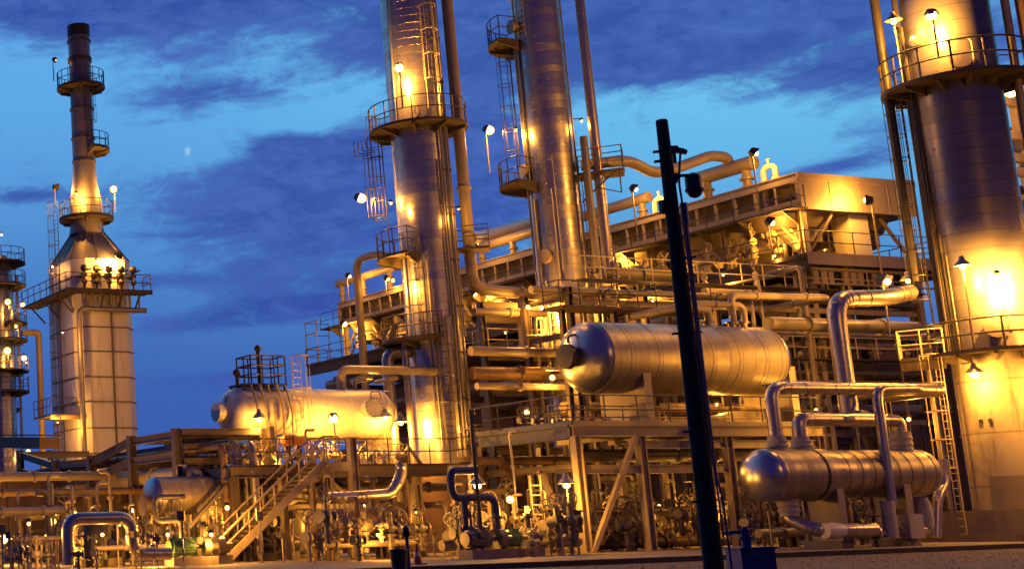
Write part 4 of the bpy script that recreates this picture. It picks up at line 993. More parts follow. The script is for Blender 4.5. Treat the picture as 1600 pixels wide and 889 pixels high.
x3 = aY(1321, 600, HB)[0]; zb3 = aY(1310, 468, HB)[2]
run('pipe', [(x3, HY + .05, zv + .02), (x3, HB, zv + .1), (x3, HB, zb3), (x3 + 3.6, HB + .4, zb3 + .25), (x3 + 6.4, HB + 1.4, zb3 + .75)], .36, 'clad_pipe', 'fat shiny pipe coming from the great tower and dropping to the heat exchanger', 'clad pipes at the heat exchanger', bend=.95, n=18)
x4 = aY(1366, 640, HY - .9)[0]; z4 = aY(1400, 608, HY - .9)[2]
run('pipe', [(x4 + .25, HY - .9, aY(1385, 790, HY - .9)[2]), (x4 + .25, HY - .9, z4), (x4 + 2.9, HY - .9, z4 + .06), (x4 + 2.9, HY + 2, z4 + .06)], .19, 'clad_pipe', 'slim shiny downpipe passing in front of the heat exchanger shell', 'clad pipes at the heat exchanger', bend=.5, n=14)
zbp = aY(1262, 830, HY - 1.1)[2]
bt = vpipe('bottom_pipe', [(xd, HY, aY(1232, 806, HY)[2]), (xd, HY - .1, zbp + .45), (xd + .25, HY - 1.0, zbp), (xd + 1.3, HY - 1.22, zbp), (aY(1366, 830, HY - 1.2)[0], HY - 1.22, zbp)], .27, 'clad_pipe', 'clad elbow pipe curling out from under the heat exchanger towards the valves', bend=.6, n=16)
q = aY(1297, 825, HY - 1.2); MB().lathe((q[0] - .35, HY - 1.22, zbp), (1, 0, 0), [(.29, 0), (.31, .2), (.33, .45), (.29, .75), (.275, .9)], 16).build('loose_wrap', 'white_vessel', bt)
# wrapped riser and valve set right of it
q = aY(1388, 800, HY - .9); t = thing('valve_set', 'grey wrapped riser with valves below the heat exchanger shell', 'valve', (q[0], HY - .9, SZ))
MB().lathe((q[0], HY - .9, 0), (0, 0, 1), [(.26, SZ + .35), (.27, SZ + .6), (.25, q[2]), (.27, q[2] + .2), (.26, aY(1386, 782, HY - .9)[2])], 18).build('riser_wrap', 'wrap', t)
MB().tube((q[0] - .95, HY - .75, SZ + .55), (q[0] + 2.1, HY - .85, SZ + .62), .17, 14).tube((q[0] - .75, HY - .75, SZ + .56), (q[0] - .62, HY - .75, SZ + .56), .3, 16).tube((q[0] + .55, HY - .8, SZ + .58), (q[0] + .7, HY - .8, SZ + .58), .3, 16).tube((q[0] + 1.2, HY - .8, SZ + .6), (q[0] + 1.3, HY - .8, SZ + .6), .28, 16).build('pipe_run', 'clad_pipe', t)
MB().tube((q[0] - .68, HY - .75, SZ + .0), (q[0] - .68, HY - .75, SZ + 1.2), .07, 8).sphere((q[0] - .68, HY - .75, SZ + .56), .27, 12, 8).hoop((q[0] - .68, HY - .75, SZ + 1.2), (0, 0, 1), .26, .03, 16, 5).build('valve_body', 'dark_steel', t)
MB().box(q[0] + .7, HY - 1.2, SZ + .3, q[0] + 1.5, HY - .4, SZ + 1.25).build('wrapped_box', 'wrap', t)
MB().tube((q[0] + 2.1, HY - .85, SZ + .62), (q[0] + 2.1, HY - .85, SZ + 1.9), .17, 12).lathe((q[0] + 2.1, HY - .85, SZ + .7), (0, 0, 1), [(.22, 0), (.28, .3), (.25, .9), (.2, 1.1)], 14).build('riser', 'wrap', t)
# curved pipe at the far end of the exchanger
q0 = aY(1470, 728, HY + .3); run('pipe', [(q0[0] + .2, HY + .3, q0[2] + .3), (q0[0] + .15, HY + .3, q0[2] - .7), (q0[0] - .6, HY + .2, q0[2] - 1.25), (q0[0] - 1.0, HY + .2, SZ + .3)], .2, 'clad_pipe', 'curved clad pipe hugging the far end of the heat exchanger', 'clad pipes at the heat exchanger', bend=.6)
t = thing('crane_post', 'slender cross braced steel tower carrying lines behind the exchanger', 'steel post', (aY(1258, 520, PY1 + 1)[0], PY1 + 1, SZ))
xq = aY(1270, 600, PY1 + 1)[0]; zq = aY(1249, 445, PY1 + 1)[2]
m = MB()
for dx in (-.28, .28): m.tube((xq + dx, PY1 + 1, SZ), (xq + dx, PY1 + 1, zq + 1), .10, 8)
for z in np.arange(1.5, zq, 1.5): m.tube((xq - .28, PY1 + 1, z), (xq + .28, PY1 + 1, z + .6), .03, 5)
m.build('mast', 'cream_steel', t)

# ---- upper left white vessel
UY = 60.0
z1, z0 = aY(450, 607, UY)[2], aY(450, 690, UY)[2]; ur = (z1 - z0) / 2 * .985; uz = (z1 + z0) / 2
ux0 = aY(350, 650, UY)[0] + ur * .55; ux1 = aY(612, 650, UY)[0] - 1.0
BZ = aY(500, 727, 56.5)[2]
UV = drum('pressure_vessel', 'cream vessel glowing yellow under lamps, with a manhole ringed by bolts', ux0, ux1, UY, uz, ur, 'white_vessel', .6, group='horizontal vessels', saddles=(aY(405, 690, UY)[0], aY(585, 690, UY)[0]), zbase=BZ, sw=.4)
q = aY(344, 645, UY); MB().lathe((q[0] + .85, UY, uz + .12), (-1, 0, 0), [(.36, 0), (.38, .85), (.48, .86), (.48, .98), (.46, 1.0), (.46, 1.1), (.15, 1.12)], 26).build('manway', 'white_vessel', UV)
MB().pipe([(q[0] + .2, UY - .25, uz + .5), (q[0] + .2, UY - .2, uz + .85), (q[0] + .45, UY - .1, uz + .9)], .05, .15, 8).sphere((q[0] + .7, UY - .55, uz + .05), .14, 10, 6).build('davit', 'galv', UV)
q = aY(575, 640, UY - ur); d = V(0, -1, .12)
MB().lathe((q[0], UY - ur + .12, q[2]), d, [(.40, 0), (.40, .48), (.52, .5), (.52, .62)], 26).build('side_manway', 'white_vessel', UV)
bl = MB()
for k in range(16): a = k * pi / 8; p = V(q[0] + .46 * cos(a), UY - ur - .5, q[2] + .06 + .46 * sin(a)); bl.tube(p, p + V(0, -.1, .01), .035, 6)
build_each(bl, 'bolt', 'galv', UV)
MB().pipe([(q[0], UY - ur - .3, q[2] + .55), (q[0], UY - ur - .35, q[2] + .85), (q[0] + .4, UY - ur - .45, q[2] + .85), (q[0] + .45, UY - ur - .5, q[2] + .45)], .03, .12, 6).build('davit', 'steel', UV)
# top access frame of that vessel
zt_u = uz + ur
xa, xb = aY(368, 600, UY)[0], aY(437, 600, UY)[0]
m = MB(); m.box(xa, UY - .7, zt_u + .10, xb, UY + .7, zt_u + .18)
for x in (xa + .1, xb - .1): m.bar((x, UY - .6, zt_u - .3), (x, UY - .6, zt_u + .1), .1).bar((x, UY + .6, zt_u - .3), (x, UY + .6, zt_u + .1), .1)
ap = m.build('top_platform', 'dark_steel', UV)
MB().rail([(xa + .5, UY - .65, zt_u + .18), (xb - .05, UY - .65, zt_u + .18), (xb - .05, UY + .65, zt_u + .18), (xa + .5, UY + .65, zt_u + .18), (xa + .5, UY - .65, zt_u + .18)], 1.35, .04, .75, 3).build('railing', 'rail_steel', ap)
m = MB(); m.tube((xa + .1, UY, zt_u), (xa + .1, UY, zt_u + .75), .09, 8).sphere((xa + .1, UY, zt_u + .75), .2, 10, 6).pipe([(xa + .1, UY, zt_u + .7), (xa + .1, UY, zt_u + 1.0), (xa + .9, UY, zt_u + 1.1)], .04, .1, 6).tube((xa + 1.1, UY - .4, zt_u - 1), (xa + 1.1, UY - .4, zt_u + 1.9), .10, 8).sphere((xa + 1.1, UY - .4, zt_u + 1.9), .18, 8, 6)
m.build('relief_valve', 'dark_steel', UV)
ladder(UV, (xb + .15, UY - 1.0 - .35, BZ), (xb + .15, UY - 1.35, zt_u + 1.4), (0, -1, 0), m='yellow_rail', cage_from=2.2)
ins = MB()
for k, x in enumerate(np.linspace(xa + .3, xb - .3, 5)): ins.pipe([(x, UY - .9, zt_u + .1), (x, UY - ur - .12, uz + .3), (x, UY - ur - .12, BZ + .3)], .045 + .02 * (k % 2), .5, 6)
build_each(ins, 'instrument_line', 'pipe_paint', UV)
for k, (px, py) in enumerate(((530, 577), (551, 590), (600, 590))):
    x = aY(px + 4, 607, UY)[0]; zq_ = aY(px, py, UY)[2]
    run('pipe', [(x, UY, zt_u - .05), (x, UY, zq_), (x + (6.4, 1.2, .8)[k], UY, zq_), (x + (6.4, 1.2, .8)[k], UY + 2, zq_)], (.22, .09, .12)[k], 'pipe_paint', ('beige pipe arching from the cream vessel top towards the tower', 'thin pipe stub standing on the cream vessel top', 'middling pipe stub near the right end of the cream vessel top')[k], 'pipes on the cream vessel', bend=.5)
# small orange drum on that deck
q = aY(440, 688, 57.4); q1_ = aY(478, 688, 57.4)
t = thing('orange_drum', 'small orange horizontal drum lying under the cream vessel', 'drum', (q[0] + .6, 57.4, BZ))
MB().lathe((q[0] + .2, 57.4, q[2]), (1, 0, 0), [(.1, -.22), (.24, -.14), (.28, 0), (.28, .5), (.22, .52), (.22, q1_[0] - q[0] - .2), (.1, q1_[0] - q[0] - .1)], 22).build('drum_body', 'orange_drum', t)
MB().box(q[0] + .25, 57.3, BZ, q[0] + .4, 57.5, q[2] - .2).box(q[0] + .85, 57.3, BZ, q[0] + 1.0, 57.5, q[2] - .2).hoop((q[0] + .45, 57.4, q[2]), (1, 0, 0), .3, .03, 18, 5).build('stand', 'steel', t)
# ---- platform below the cream vessel, with its stair
BX0 = aY(362, 730, 55.5)[0]; BX1 = aY(700, 722, 55.5)[0]; BY0 = 55.5; BY1 = max(61.6, aX(287, 745, BX0)[1])
PB = thing('steel_platform', 'long railed steel deck below the cream vessel, reached by the pale stair', 'platform', ((BX0 + BX1) / 2, 59, SZ))
MB().box(BX0, BY0, BZ - .08, BX1, BY1, BZ).build('deck', 'deck_steel', PB)
m = MB(); m.ibeam((BX0, BY0 + .1, BZ - .33), (BX1, BY0 + .1, BZ - .33), .3, .48); 
for x in np.linspace(BX0 + .2, BX1 - .2, 6): m.ibeam((x, BY0 + .28, BZ - .33), (x, BY1, BZ - .33), .25, .44)
MB().ibeam((BX0, BY0 + .3, BZ - .36), (BX0, BY1, BZ - .36), .3, .55).build('side_girder', 'blue_paint_and_sky', PB)
m.ibeam((BX0 + .3, BY0 + .3, BZ - 1.9), (BX1 - .3, BY0 + .3, BZ - 1.9), .2, .3)
build_each(m, 'beam', 'steel', PB)
for px in (364, 440, 548, 650):
    x = aY(px + 4, 790, BY0 + .3)[0]
    for y in (BY0 + .3, BY1 - .3): MB().ibeam((x, y, SZ), (x, y, BZ - .58), .32, .34, (1, 0, 0)).build('column', 'cream_steel' if px > 400 else 'steel', PB)
x = aY(362, 790, BY0 + .3)[0]; MB().bar((x - .25, BY0 + .3, BZ - .9), (x - 2.2, BY0 + .3, SZ + 1.5), .16).bar((x + 5.2, BY0 + .3, BZ - .8), (x + 7, BY0 + .3, SZ + 2), .14).build('brace', 'steel', PB)
sx1 = aY(492, 720, BY0 - .5)[0]
MB().rail([(BX0, BY1, BZ), (BX0, BY0 + .05, BZ), (sx1 - .9, BY0 + .05, BZ)], 1.15, .03, 1.1).rail([(sx1 + .9, BY0 + .05, BZ), (BX1 + .2, BY0 + .05, BZ), (BX1 + 2.2, BY0 - .6, BZ + .2), (BX1 + 4.2, BY0 - .6, BZ + .2)], 1.15, .03, 1.2).build('railing', 'rail_steel', PB)
MB().rail([(BX0 + .5, BY0 + 1.6, BZ), (BX1 - 1, BY0 + 1.6, BZ)], 1.0, .03, 1.5).build('inner_railing', 'yellow_rail', PB)
MB().bar((BX1 + .1, BY0 - .3, BZ - .05), (BX1 + 4.2, BY0 - .3, BZ + .12), .9, .1).build('bridge', 'deck_steel', PB)
m = MB(); 
for x in np.linspace(BX0 + 2.3, BX1 - 1.5, 4): m.bar((x, BY0 + 1.8, BZ), (x + .7, BY0 + 1.8, BZ + .9), .12).bar((x + 1.4, BY0 + 1.8, BZ), (x + .7, BY0 + 1.8, BZ + .9), .12)
build_each(m, 'pipe_prop', 'cream_steel', PB)
# stair
sb = aZ(352, 872, SZ); sy0, sy1 = BY0 - 1.25, BY0 - .25
sxb = aY(350, 868, sy0)[0]
t = thing('stair', 'pale steel stair with double handrails climbing to the deck by the cream vessel', 'stair', (sxb, (sy0 + sy1) / 2, SZ))
nst = 22
for y in (sy0, sy1): MB().bar((sxb, y, SZ), (sx1, y, BZ), .08, .34).build('stringer', 'cream_steel', t)
tr = MB()
for i in range(nst): f = (i + .5) / nst; x = sxb + (sx1 - sxb) * f; z = SZ + (BZ - SZ) * f; tr.box(x - .16, sy0 + .05, z - .02, x + .16, sy1 - .05, z + .03)
tr.build('tread', 'deck_steel', t)
for y in (sy0, sy1):
    m = MB()
    for j in (1.05, .55): m.tube((sxb, y, SZ + j + .1), (sx1, y, BZ + j + .1), .045, 8)
    for i in range(5): f = i / 4; x = sxb + (sx1 - sxb) * f; z = SZ + (BZ - SZ) * f; m.tube((x, y, z), (x, y, z + 1.15), .04, 8)
    m.pipe([(sx1, y, BZ + 1.15), (sx1 + .8, y, BZ + 1.15), (sx1 + .8, y, BZ)], .04, .1, 8)
    m.build('handrail', 'cream_steel', t)
MB().box(sx1 - .05, sy0, BZ - .1, sx1 + 1.5, BY0 - .003, BZ).box(sx1 + .3, sy0 - .04, BZ - .35, sx1 + 1.5, sy0 - .003, BZ + .02).build('landing', 'cream_steel', t)
for x in (sx1 + .4, sx1 + 1.4): MB().tube((x, sy0 + .1, SZ), (x, sy0 + .1, BZ - .1), .09, 8).build('landing_post', 'cream_steel', t)
# ---- lower vessels
LYv = 57.5
q = aY(228, 778, LYv); rL = .5 * (aY(300, 744, LYv)[2] - aY(300, 806, LYv)[2])
LL = drum('pressure_vessel', 'grey vessel tucked beneath the cream one with its end tinted blue', q[0] + rL * .5, aY(520, 770, LYv)[0], LYv, aY(280, 775, LYv)[2], rL, 'clad_vessel', .5, head_m='clad_head', group='horizontal vessels', saddles=(aY(300, 790, LYv)[0], aY(470, 790, LYv)[0]), sad_m='concrete', sw=.4)
q = aY(218, 790, LYv); MB().lathe((q[0] + .8, LYv - .2, q[2]), (-1, 0, 0), [(.34, 0), (.34, .6), (.46, .62), (.46, .76), (.2, .78)], 20).build('manway', 'pipe_rust', LL)
LYd = 52.0
q = aY(482, 814, LYd); rd = .5 * (aY(520, 795, LYd)[2] - aY(520, 836, LYd)[2])
drum('pressure_vessel', 'small dark brown drum at ground level right of the stair foot', q[0] + rd * .5, aY(628, 810, LYd)[0], LYd, aY(530, 815, LYd)[2], rd, 'pipe_rust', .5, group='horizontal vessels', saddles=(aY(515, 840, LYd)[0], aY(610, 840, LYd)[0]), sad_m='steel', sw=.25)
q = aY(512, 778, 51.2); q1_ = aY(612, 772, 51.2)
run('pipe', [(q[0], 51.2, q[2]), (q1_[0], 51.2, q1_[2]), (q1_[0] + .55, 51.2, q1_[2] + .75), (q1_[0] + .6, 51.2, q1_[2] + 1.3)], .24, 'clad_pipe', 'shiny clad pipe above the dark brown drum, kinking upward at its right end', bend=.4)
q = aY(1195, 770, 50.5); drum('pressure_vessel', 'dull grey drum half hidden behind the rounded end of the heat exchanger', aY(1158, 770, 50.5)[0], q[0] + 5, 50.5, aY(1158, 772, 50.5)[2], .62, 'pipe_grey', .4, group='horizontal vessels', saddles=(q[0] + 1, q[0] + 4), sad_m='steel', sw=.25)
q = aY(690, 790, 53)

# ------------------------------------------------------------------ pipe rack at the left
kr = aR(279, 720, 66); RX = kr[0]
fr = [(279, 668), (208, 680), (143, 712), (88, 718), (33, 703)]
t = thing('pipe_rack', 'dark steel frame rack carrying pipes in front of the furnace', 'pipe rack', (RX, kr[1], SZ))
ys_ = [aX(px, 760, RX)[1] for px, _ in fr]; zs_ = [aX(px, py, RX)[2] for px, py in fr]
RXb = RX + 4.6
for i, (y, z) in enumerate(zip(ys_, zs_)):
    for x in (RX, RXb): MB().ibeam((x, y, SZ), (x, y, zs_[0] if x == RXb else z), .34, .36, (1, 0, 0)).build('column', 'steel', t)
    mb = MB()
    for dz in (.25, 1.45, 2.6): mb.ibeam((RX + .18, y, z - dz), (RXb - .18, y, z - dz), .24, .36)
    build_each(mb, 'cross_beam', 'steel', t)
for i in range(len(ys_) - 1):
    m = MB()
    for dz in (.3, 1.25): m.ibeam((RX, ys_[i] + .2, zs_[i] - dz), (RX, ys_[i + 1] - .2, zs_[i + 1] - dz), .24, .36); m.ibeam((RXb, ys_[i] + .2, zs_[0] - dz), (RXb, ys_[i + 1] - .2, zs_[0] - dz), .24, .36)
    build_each(m, 'long_beam', 'steel', t)
m = MB(); m.bar((RX, ys_[3], SZ + 3.6), (RX, ys_[4], SZ + .4), .12).bar((RX + .15, ys_[4], SZ + 3.6), (RX + .15, ys_[3], SZ + .4), .12); m.build('brace', 'steel', t)
x5 = aY(346, 671, kr[1])[0]
m = MB()
for dz in (.12, .55, .95): m.ibeam((RX + .2, ys_[0] - .3, zs_[0] - dz * 1.6), (x5 + 2, ys_[0] - .3, zs_[0] - dz * 1.6), .2, .3)
build_each(m, 'cross_beam', 'steel', t)
far = max(ys_) + 14
for k, (dx, z, r, mm, lab) in enumerate(((.6, zs_[0] - 2.05, .36, 'pipe_paint', 'thick beige pipe lying on the rack before the furnace'), (1.6, zs_[0] - 2.15, .24, 'clad_pipe', 'shiny pipe lying on the rack next to the thick beige one'), (2.5, zs_[0] - 2.2, .2, 'pipe_paint', 'medium beige pipe in the middle of the rack'), (3.3, zs_[0] - 2.25, .14, 'pipe_grey', 'thin grey pipe on the far side of the rack'), (1.1, zs_[0] - .95, .16, 'pipe_rust', 'brown pipe on the upper level of the rack'), (2.4, zs_[0] - .9, .2, 'clad_pipe', 'shiny pipe on the upper level of the rack'))):
    run('pipe', [(RX + dx, ys_[0] - .9 - .35 * k, SZ + .3), (RX + dx, ys_[0] - .9 - .35 * k, z), (RX + dx, far, z)], r, mm, lab, 'pipes on the rack', flanges=7)
zbg = zL(700)
# dark covered bridge between rack and far tower
p = aR(78, 692, 100); q = aR(-40, 690, 112); t = thing('pipe_bridge', 'dark boxed pipe bridge leaving the furnace towards the frame edge', 'bridge', (p[0], p[1], SZ))
MB().bar(q, p, 1.6, .8).build('bridge_box', 'pipe_rust', t)
m = MB(); m.bar(q + V(0, 0, .55), p + V(0, 0, .55), 1.75, .1).ibeam(p - V(0, 0, p[2] - SZ), p - V(0, 0, .5), .3, .3, (1, 0, 0)); m.build('frame', 'dark_steel', t)
# pump group pipes in front left
LP = 50.5
def lz(px, py, Y=LP): return aY(px, py, Y)
a = lz(105, 818); b = lz(205, 808); c_ = lz(212, 868)
run('pipe', [(a[0], LP, SZ + .2), (a[0], LP, b[2]), (b[0], LP, b[2]), (b[0], LP, SZ + .55), (b[0] + 1.6, LP, SZ + .5)], .24, 'clad_pipe', 'bright clad pipe looping over the pumps at the far left corner', bend=.55, n=14)
# ------------------------------------------------------------------ pipe loops
def loop(px0, px1, pt, pm, Y, r, m, label):
    a, b = aY(px0, pt, Y), aY(px1, pm, Y)
    return run('pipe', [(b[0] + .2, Y, a[2]), (a[0], Y, a[2]), (a[0], Y, b[2]), (b[0], Y, b[2]), (b[0], Y, SZ)], r, m, label, bend=r * 2.4)
loop(241, 283, 776, 812, 52.2, .11, 'pipe_grey', 'small grey square pipe loop in front of the blue tinted vessel end')
a, b = aY(703, 735, 46.5), aY(772, 776, 46.5)
run('pipe', [(a[0] + 1.2, 46.5, a[2]), (a[0], 46.5, a[2]), (a[0], 46.5, b[2]), (b[0], 46.5, b[2]), (b[0] + .02, 46.5, SZ)], .16, 'blue_paint_and_sky', 'dark blue pipe stepping down in front of the tower skirt', bend=.36)
a = aY(724, 778, 46.5); run('pipe', [(a[0], 46.5, b[2]), (a[0], 46.5, SZ)], .12, 'blue_paint_and_sky', 'dark blue branch pipe dropping from the stepped pipe')
a = aY(735, 700, 46.0)
t = thing('lamp_pole', 'thin dark pole with a small junction box in front of the tower skirt', 'pole', (a[0] + .15, 46.0, SZ))
MB().tube((a[0] + .15, 46, SZ), (a[0] + .15, 46, aY(691, 640, 46)[2]), .07, 8).build('pole', 'dark_steel', t)
z_ = aY(693, 657, 46)[2]; MB().box(a[0] + .25, 45.9, z_ - .15, a[0] + .6, 46.15, z_ + .25).bar((a[0] + .2, 46, z_ - .3), (a[0] + 2.1, 46.6, z_ - .3), .06).build('junction_box', 'dark_steel', t)

# ------------------------------------------------------------------ black utility pole
PR = 31.0
pb_, pt_ = aR(1110, 840, PR), aR(1031, 188, PR)
px_, py_ = pb_[0], pb_[1]; pt2 = zat(px_, py_, 188); g0 = gz(px_, py_)
UPo = thing('utility_pole', 'tall black pole standing in front of the plant, with camera brackets near its top', 'pole', (px_, py_, g0))
MB().lathe((px_, py_, 0), (0, 0, 1), [(.185, g0 - .2), (.165, 3.5), (.14, 6.5), (.112, pt2 - .02), (.1, pt2)], 24).build('pole', 'pole_black', UPo)
rv = V(sin(YAW), -cos(YAW), 0); tv = -F0
zz = lambda py: zat(px_, py_, py)
P0 = V(px_, py_, 0)
def at_(r_, z, f=0.0): return P0 + rv * r_ + tv * f + V(0, 0, z)
m = MB(); z = zz(236); m.bar(at_(.1, z + .02), at_(.24, z + .02), .12, .14).bar(at_(-.24, z - .02), at_(.0, z - .0), .05).bar(at_(-.24, z - .22), at_(0, z - .2), .05).bar(at_(.14, z - .1, -.02), at_(.2, z - .1), .1, .3)
m.build('bracket', 'black', UPo)
m = MB(); z = zz(237); m.bar(at_(.2, z + .03), at_(.36, z - .01), .10, .10).lathe(at_(.36, z - .01), rv - V(0, 0, .3), [(.055, 0), (.055, .06), (.04, .07)], 12); m.build('camera', 'black', UPo)
m = MB(); z = zz(276); m.pipe([at_(.1, z - .04), at_(.22, z + .01), at_(.47, z + .01), at_(.47, z - .06)], .035, .08, 8).bar(at_(.0, z - .02), at_(.16, z - .06), .14, .2); m.build('dome_arm', 'black', UPo)
z = zz(289); m = MB(); m.lathe(at_(.49, z + .17), (0, 0, -1), [(.05, -.06), (.14, 0), (.155, .05), (.155, .26), (.175, .27), (.17, .31)], 24); dm = m.build('dome_camera', 'black', UPo)
MB().sphere(at_(.49, z - .14), .145, 20, 10).build('dome_glass', 'glass_dark', dm)
m = MB(); m.pipe([at_(.3, zz(240)), at_(.25, zz(262)), at_(.2, zz(285)), at_(.22, zz(318)), at_(.21, zz(350)), at_(.19, zz(600)), at_(.22, zz(735)), at_(.32, zz(770)), at_(.35, g0)], .022, .2, 6)
m.tube(at_(.24, zz(318)), at_(.235, zz(350)), .07, 8).tube(at_(.245, zz(340)), at_(.235, zz(760)), .035, 6).tube(at_(.15, zz(345), .08), at_(.2, zz(840), .1), .02, 6); m.build('cable', 'blue_paint_and_sky', UPo)
m = MB()
for py, l, r_ in ((404, .1, .36), (521, .28, .3), (674, .3, .25), (783, .3, .25)): m.bar(at_(-l, zz(py)), at_(r_, zz(py) + .02), .05, .04)
m.box(*(at_(-.19, zz(330), 0) - .05), *(at_(-.12, zz(318), 0) + .06)); m.build('clamp', 'black', UPo)
# foreground blue valve box
q = aR(1174, 880, 33); gq = gz(q[0], q[1]); t = thing('hydrant', 'dark blue boxed hydrant with a cross handle, beside the black pole', 'hydrant', (q[0], q[1], gq))
zx = lambda py: zat(q[0], q[1], py)
b_ = lambda r_, f_, z: V(q[0], q[1], 0) + rv * r_ + tv * f_ + V(0, 0, z)
m = MB(); zt_b = zx(857); 
m._add([b_(a, f, z) for z in (gq - .1, zt_b) for a, f in ((-.34, -.3), (.34, -.3), (.34, .3), (-.34, .3))], [(3, 2, 1, 0), (4, 5, 6, 7), (0, 1, 5, 4), (1, 2, 6, 5), (2, 3, 7, 6), (3, 0, 4, 7)])
m._add([b_(a, f, z) for z in (zt_b + .002, zt_b + .04) for a, f in ((-.37, -.33), (.37, -.33), (.37, .33), (-.37, .33))], [(3, 2, 1, 0), (4, 5, 6, 7), (0, 1, 5, 4), (1, 2, 6, 5), (2, 3, 7, 6), (3, 0, 4, 7)])
bx = m.build('box', 'blue_paint_and_sky', t)
m = MB()
for a_ in (-.22, .22): m.bar(b_(a_ - .05, .31, zt_b - .03), b_(a_ + .05, .31, zt_b - .03), .02, .05)
m.bar(b_(-.05, .32, zt_b - .2), b_(.05, .32, zt_b - .2), .03, .06); m.build('hinge', 'black', bx)
MB().tube(b_(-.05, 0, zt_b), b_(-.05, 0, zx(826)), .09, 12).tube(b_(-.05, 0, zx(842)), b_(-.05, 0, zx(838)), .15, 12).bar(b_(-.5, 0, zx(832)), b_(.05, 0, zx(829)), .05, .07).tube(b_(-.05, 0, zx(829)), b_(-.05, 0, zx(822)), .05, 8).build('valve_stem', 'blue_paint_and_sky', t)
q = aR(637, 860, 47); t = thing('marker_post', 'thin blue post with a rounded black head near the tower skirt', 'post', (q[0], q[1], SZ))
z = zat(q[0], q[1], 838); MB().tube((q[0], q[1], SZ), (q[0], q[1], z), .06, 8).build('post', 'blue_paint_and_sky', t); MB().sphere((q[0], q[1], z + .15), .13, 12, 8, 1.5).build('head', 'black', t)
q = aR(624, 884, 46.5); t = thing('waste_bin', 'small black open bin on the slab below the tower', 'bin', (q[0], q[1], SZ))
MB().lathe((q[0], q[1], SZ), (0, 0, 1), [(.22, 0), (.27, .55), (.29, .56), (.29, .6), (.24, .6), (.22, .1)], 18, False).build('bin_body', 'black', t)
q = aR(652, 866, 52); t = thing('traffic_cone', 'orange cone with a pale band beside the tower skirt', 'cone', (q[0], q[1], SZ))
MB().lathe((q[0], q[1], SZ), (0, 0, 1), [(.16, .04), (.115, .28)], 16).lathe((q[0], q[1], SZ), (0, 0, 1), [(.085, .42), (.04, .7), (.03, .7)], 16).build('cone_body', 'red_paint', t)
MB().lathe((q[0], q[1], SZ), (0, 0, 1), [(.115, .28), (.085, .42)], 16, False).build('band', 'white_vessel', t)
MB().box(q[0] - .22, q[1] - .22, SZ, q[0] + .22, q[1] + .22, SZ + .04).build('base', 'black', t)

# ------------------------------------------------------------------ ground level process clutter
GV = 'handwheel valves among the ground level pipes'
rnd = random.Random(21)
vproto = valve((41, 47.5, SZ), 'flanged handwheel valve among the crowded ground level pipes', GV, 1.5, 'pipe_paint', 'pipe_paint', .10, (-.75, -.66, 0), .85)
vproto2 = valve((42, 48.5, SZ), 'dark flanged handwheel valve among the crowded ground level pipes', 'dark ' + GV, 1.7, 'pipe_grey', 'pipe_grey', .11, (-.75, -.66, 0), .8)
spots = []
def scatter(pxa, pxb, Ya, Yb, n):
    for i in range(n):
        px = pxa + (pxb - pxa) * (i + rnd.random()) / n; Y = rnd.uniform(Ya, Yb); p = aY(px, 850, Y); spots.append((p[0], Y))
scatter(100, 300, 56, 60, 14); scatter(280, 480, 56, 59, 20); scatter(480, 660, 49, 51, 12); scatter(700, 900, 46, 54, 30); scatter(915, 1010, 50, 54, 16); scatter(1015, 1150, 50, 54, 18); scatter(1170, 1240, 46, 48.5, 10); scatter(1255, 1420, 45.5, 48, 12)
for i, (x, y) in enumerate(spots):
    o = copy_tree(vproto if i % 3 else vproto2); o.location = (x, y, SZ + rnd.choice((0, 0, .3, .7))); o.rotation_euler = (0, 0, rnd.uniform(-.6, .6)); s = rnd.uniform(.8, 1.25); o.scale = (s, s, s * rnd.uniform(.8, 1.3))
# slim standpipes with a bent top
def stand(x, y, h, r, m, label, group):
    t = thing('standpipe', label, 'pipe', (x, y, SZ), group)
    MB().pipe([(x, y, SZ), (x, y, SZ + h), (x + .5, y, SZ + h)], r, r * 3, 8).build('pipe_run', m, t)
    MB().tube((x, y, SZ + h * .35), (x, y, SZ + h * .35 + .1), r * 2, 10).tube((x, y, SZ + h * .7), (x, y, SZ + h * .7 + .1), r * 2, 10).build('flange', m, t)
    return t
for (mm, rr, hh, lab, gname, ranges) in (('pipe_paint', .07, 3.2, 'slim beige bent standpipe at ground level', 'slim beige standpipes', [(20, 480, 56.3, 60, 22), (690, 900, 47, 54, 10), (920, 1150, 51, 54, 9)]),
                                  ('pipe_rust', .10, 2.6, 'brown bent standpipe at ground level', 'brown standpipes', [(20, 480, 56.3, 62, 16), (480, 660, 50, 54, 8), (700, 1150, 51, 54, 12), (1170, 1430, 45.5, 48.5, 9)]),
                                  ('galv', .05, 4.3, 'tall thin grey bent standpipe at ground level', 'thin grey standpipes', [(280, 640, 56, 58, 10), (750, 1140, 51, 55, 12), (1240, 1440, 47, 49, 6)])):
    pr_ = None
    for pxa, pxb, Ya, Yb, n in ranges:
        for i in range(n):
            Y = rnd.uniform(Ya, Yb); p = aY(pxa + (pxb - pxa) * (i + rnd.random()) / n, 840, Y)
            if pr_ is None: pr_ = stand(p[0], Y, hh, rr, mm, lab, gname); o = pr_
            else:
                o = copy_tree(pr_); o.location = (p[0], Y, SZ)
                o.rotation_euler = (0, 0, rnd.choice((0, pi / 2, pi, -pi / 2))); o.scale = (1, 1, rnd.uniform(.6, 1.35))
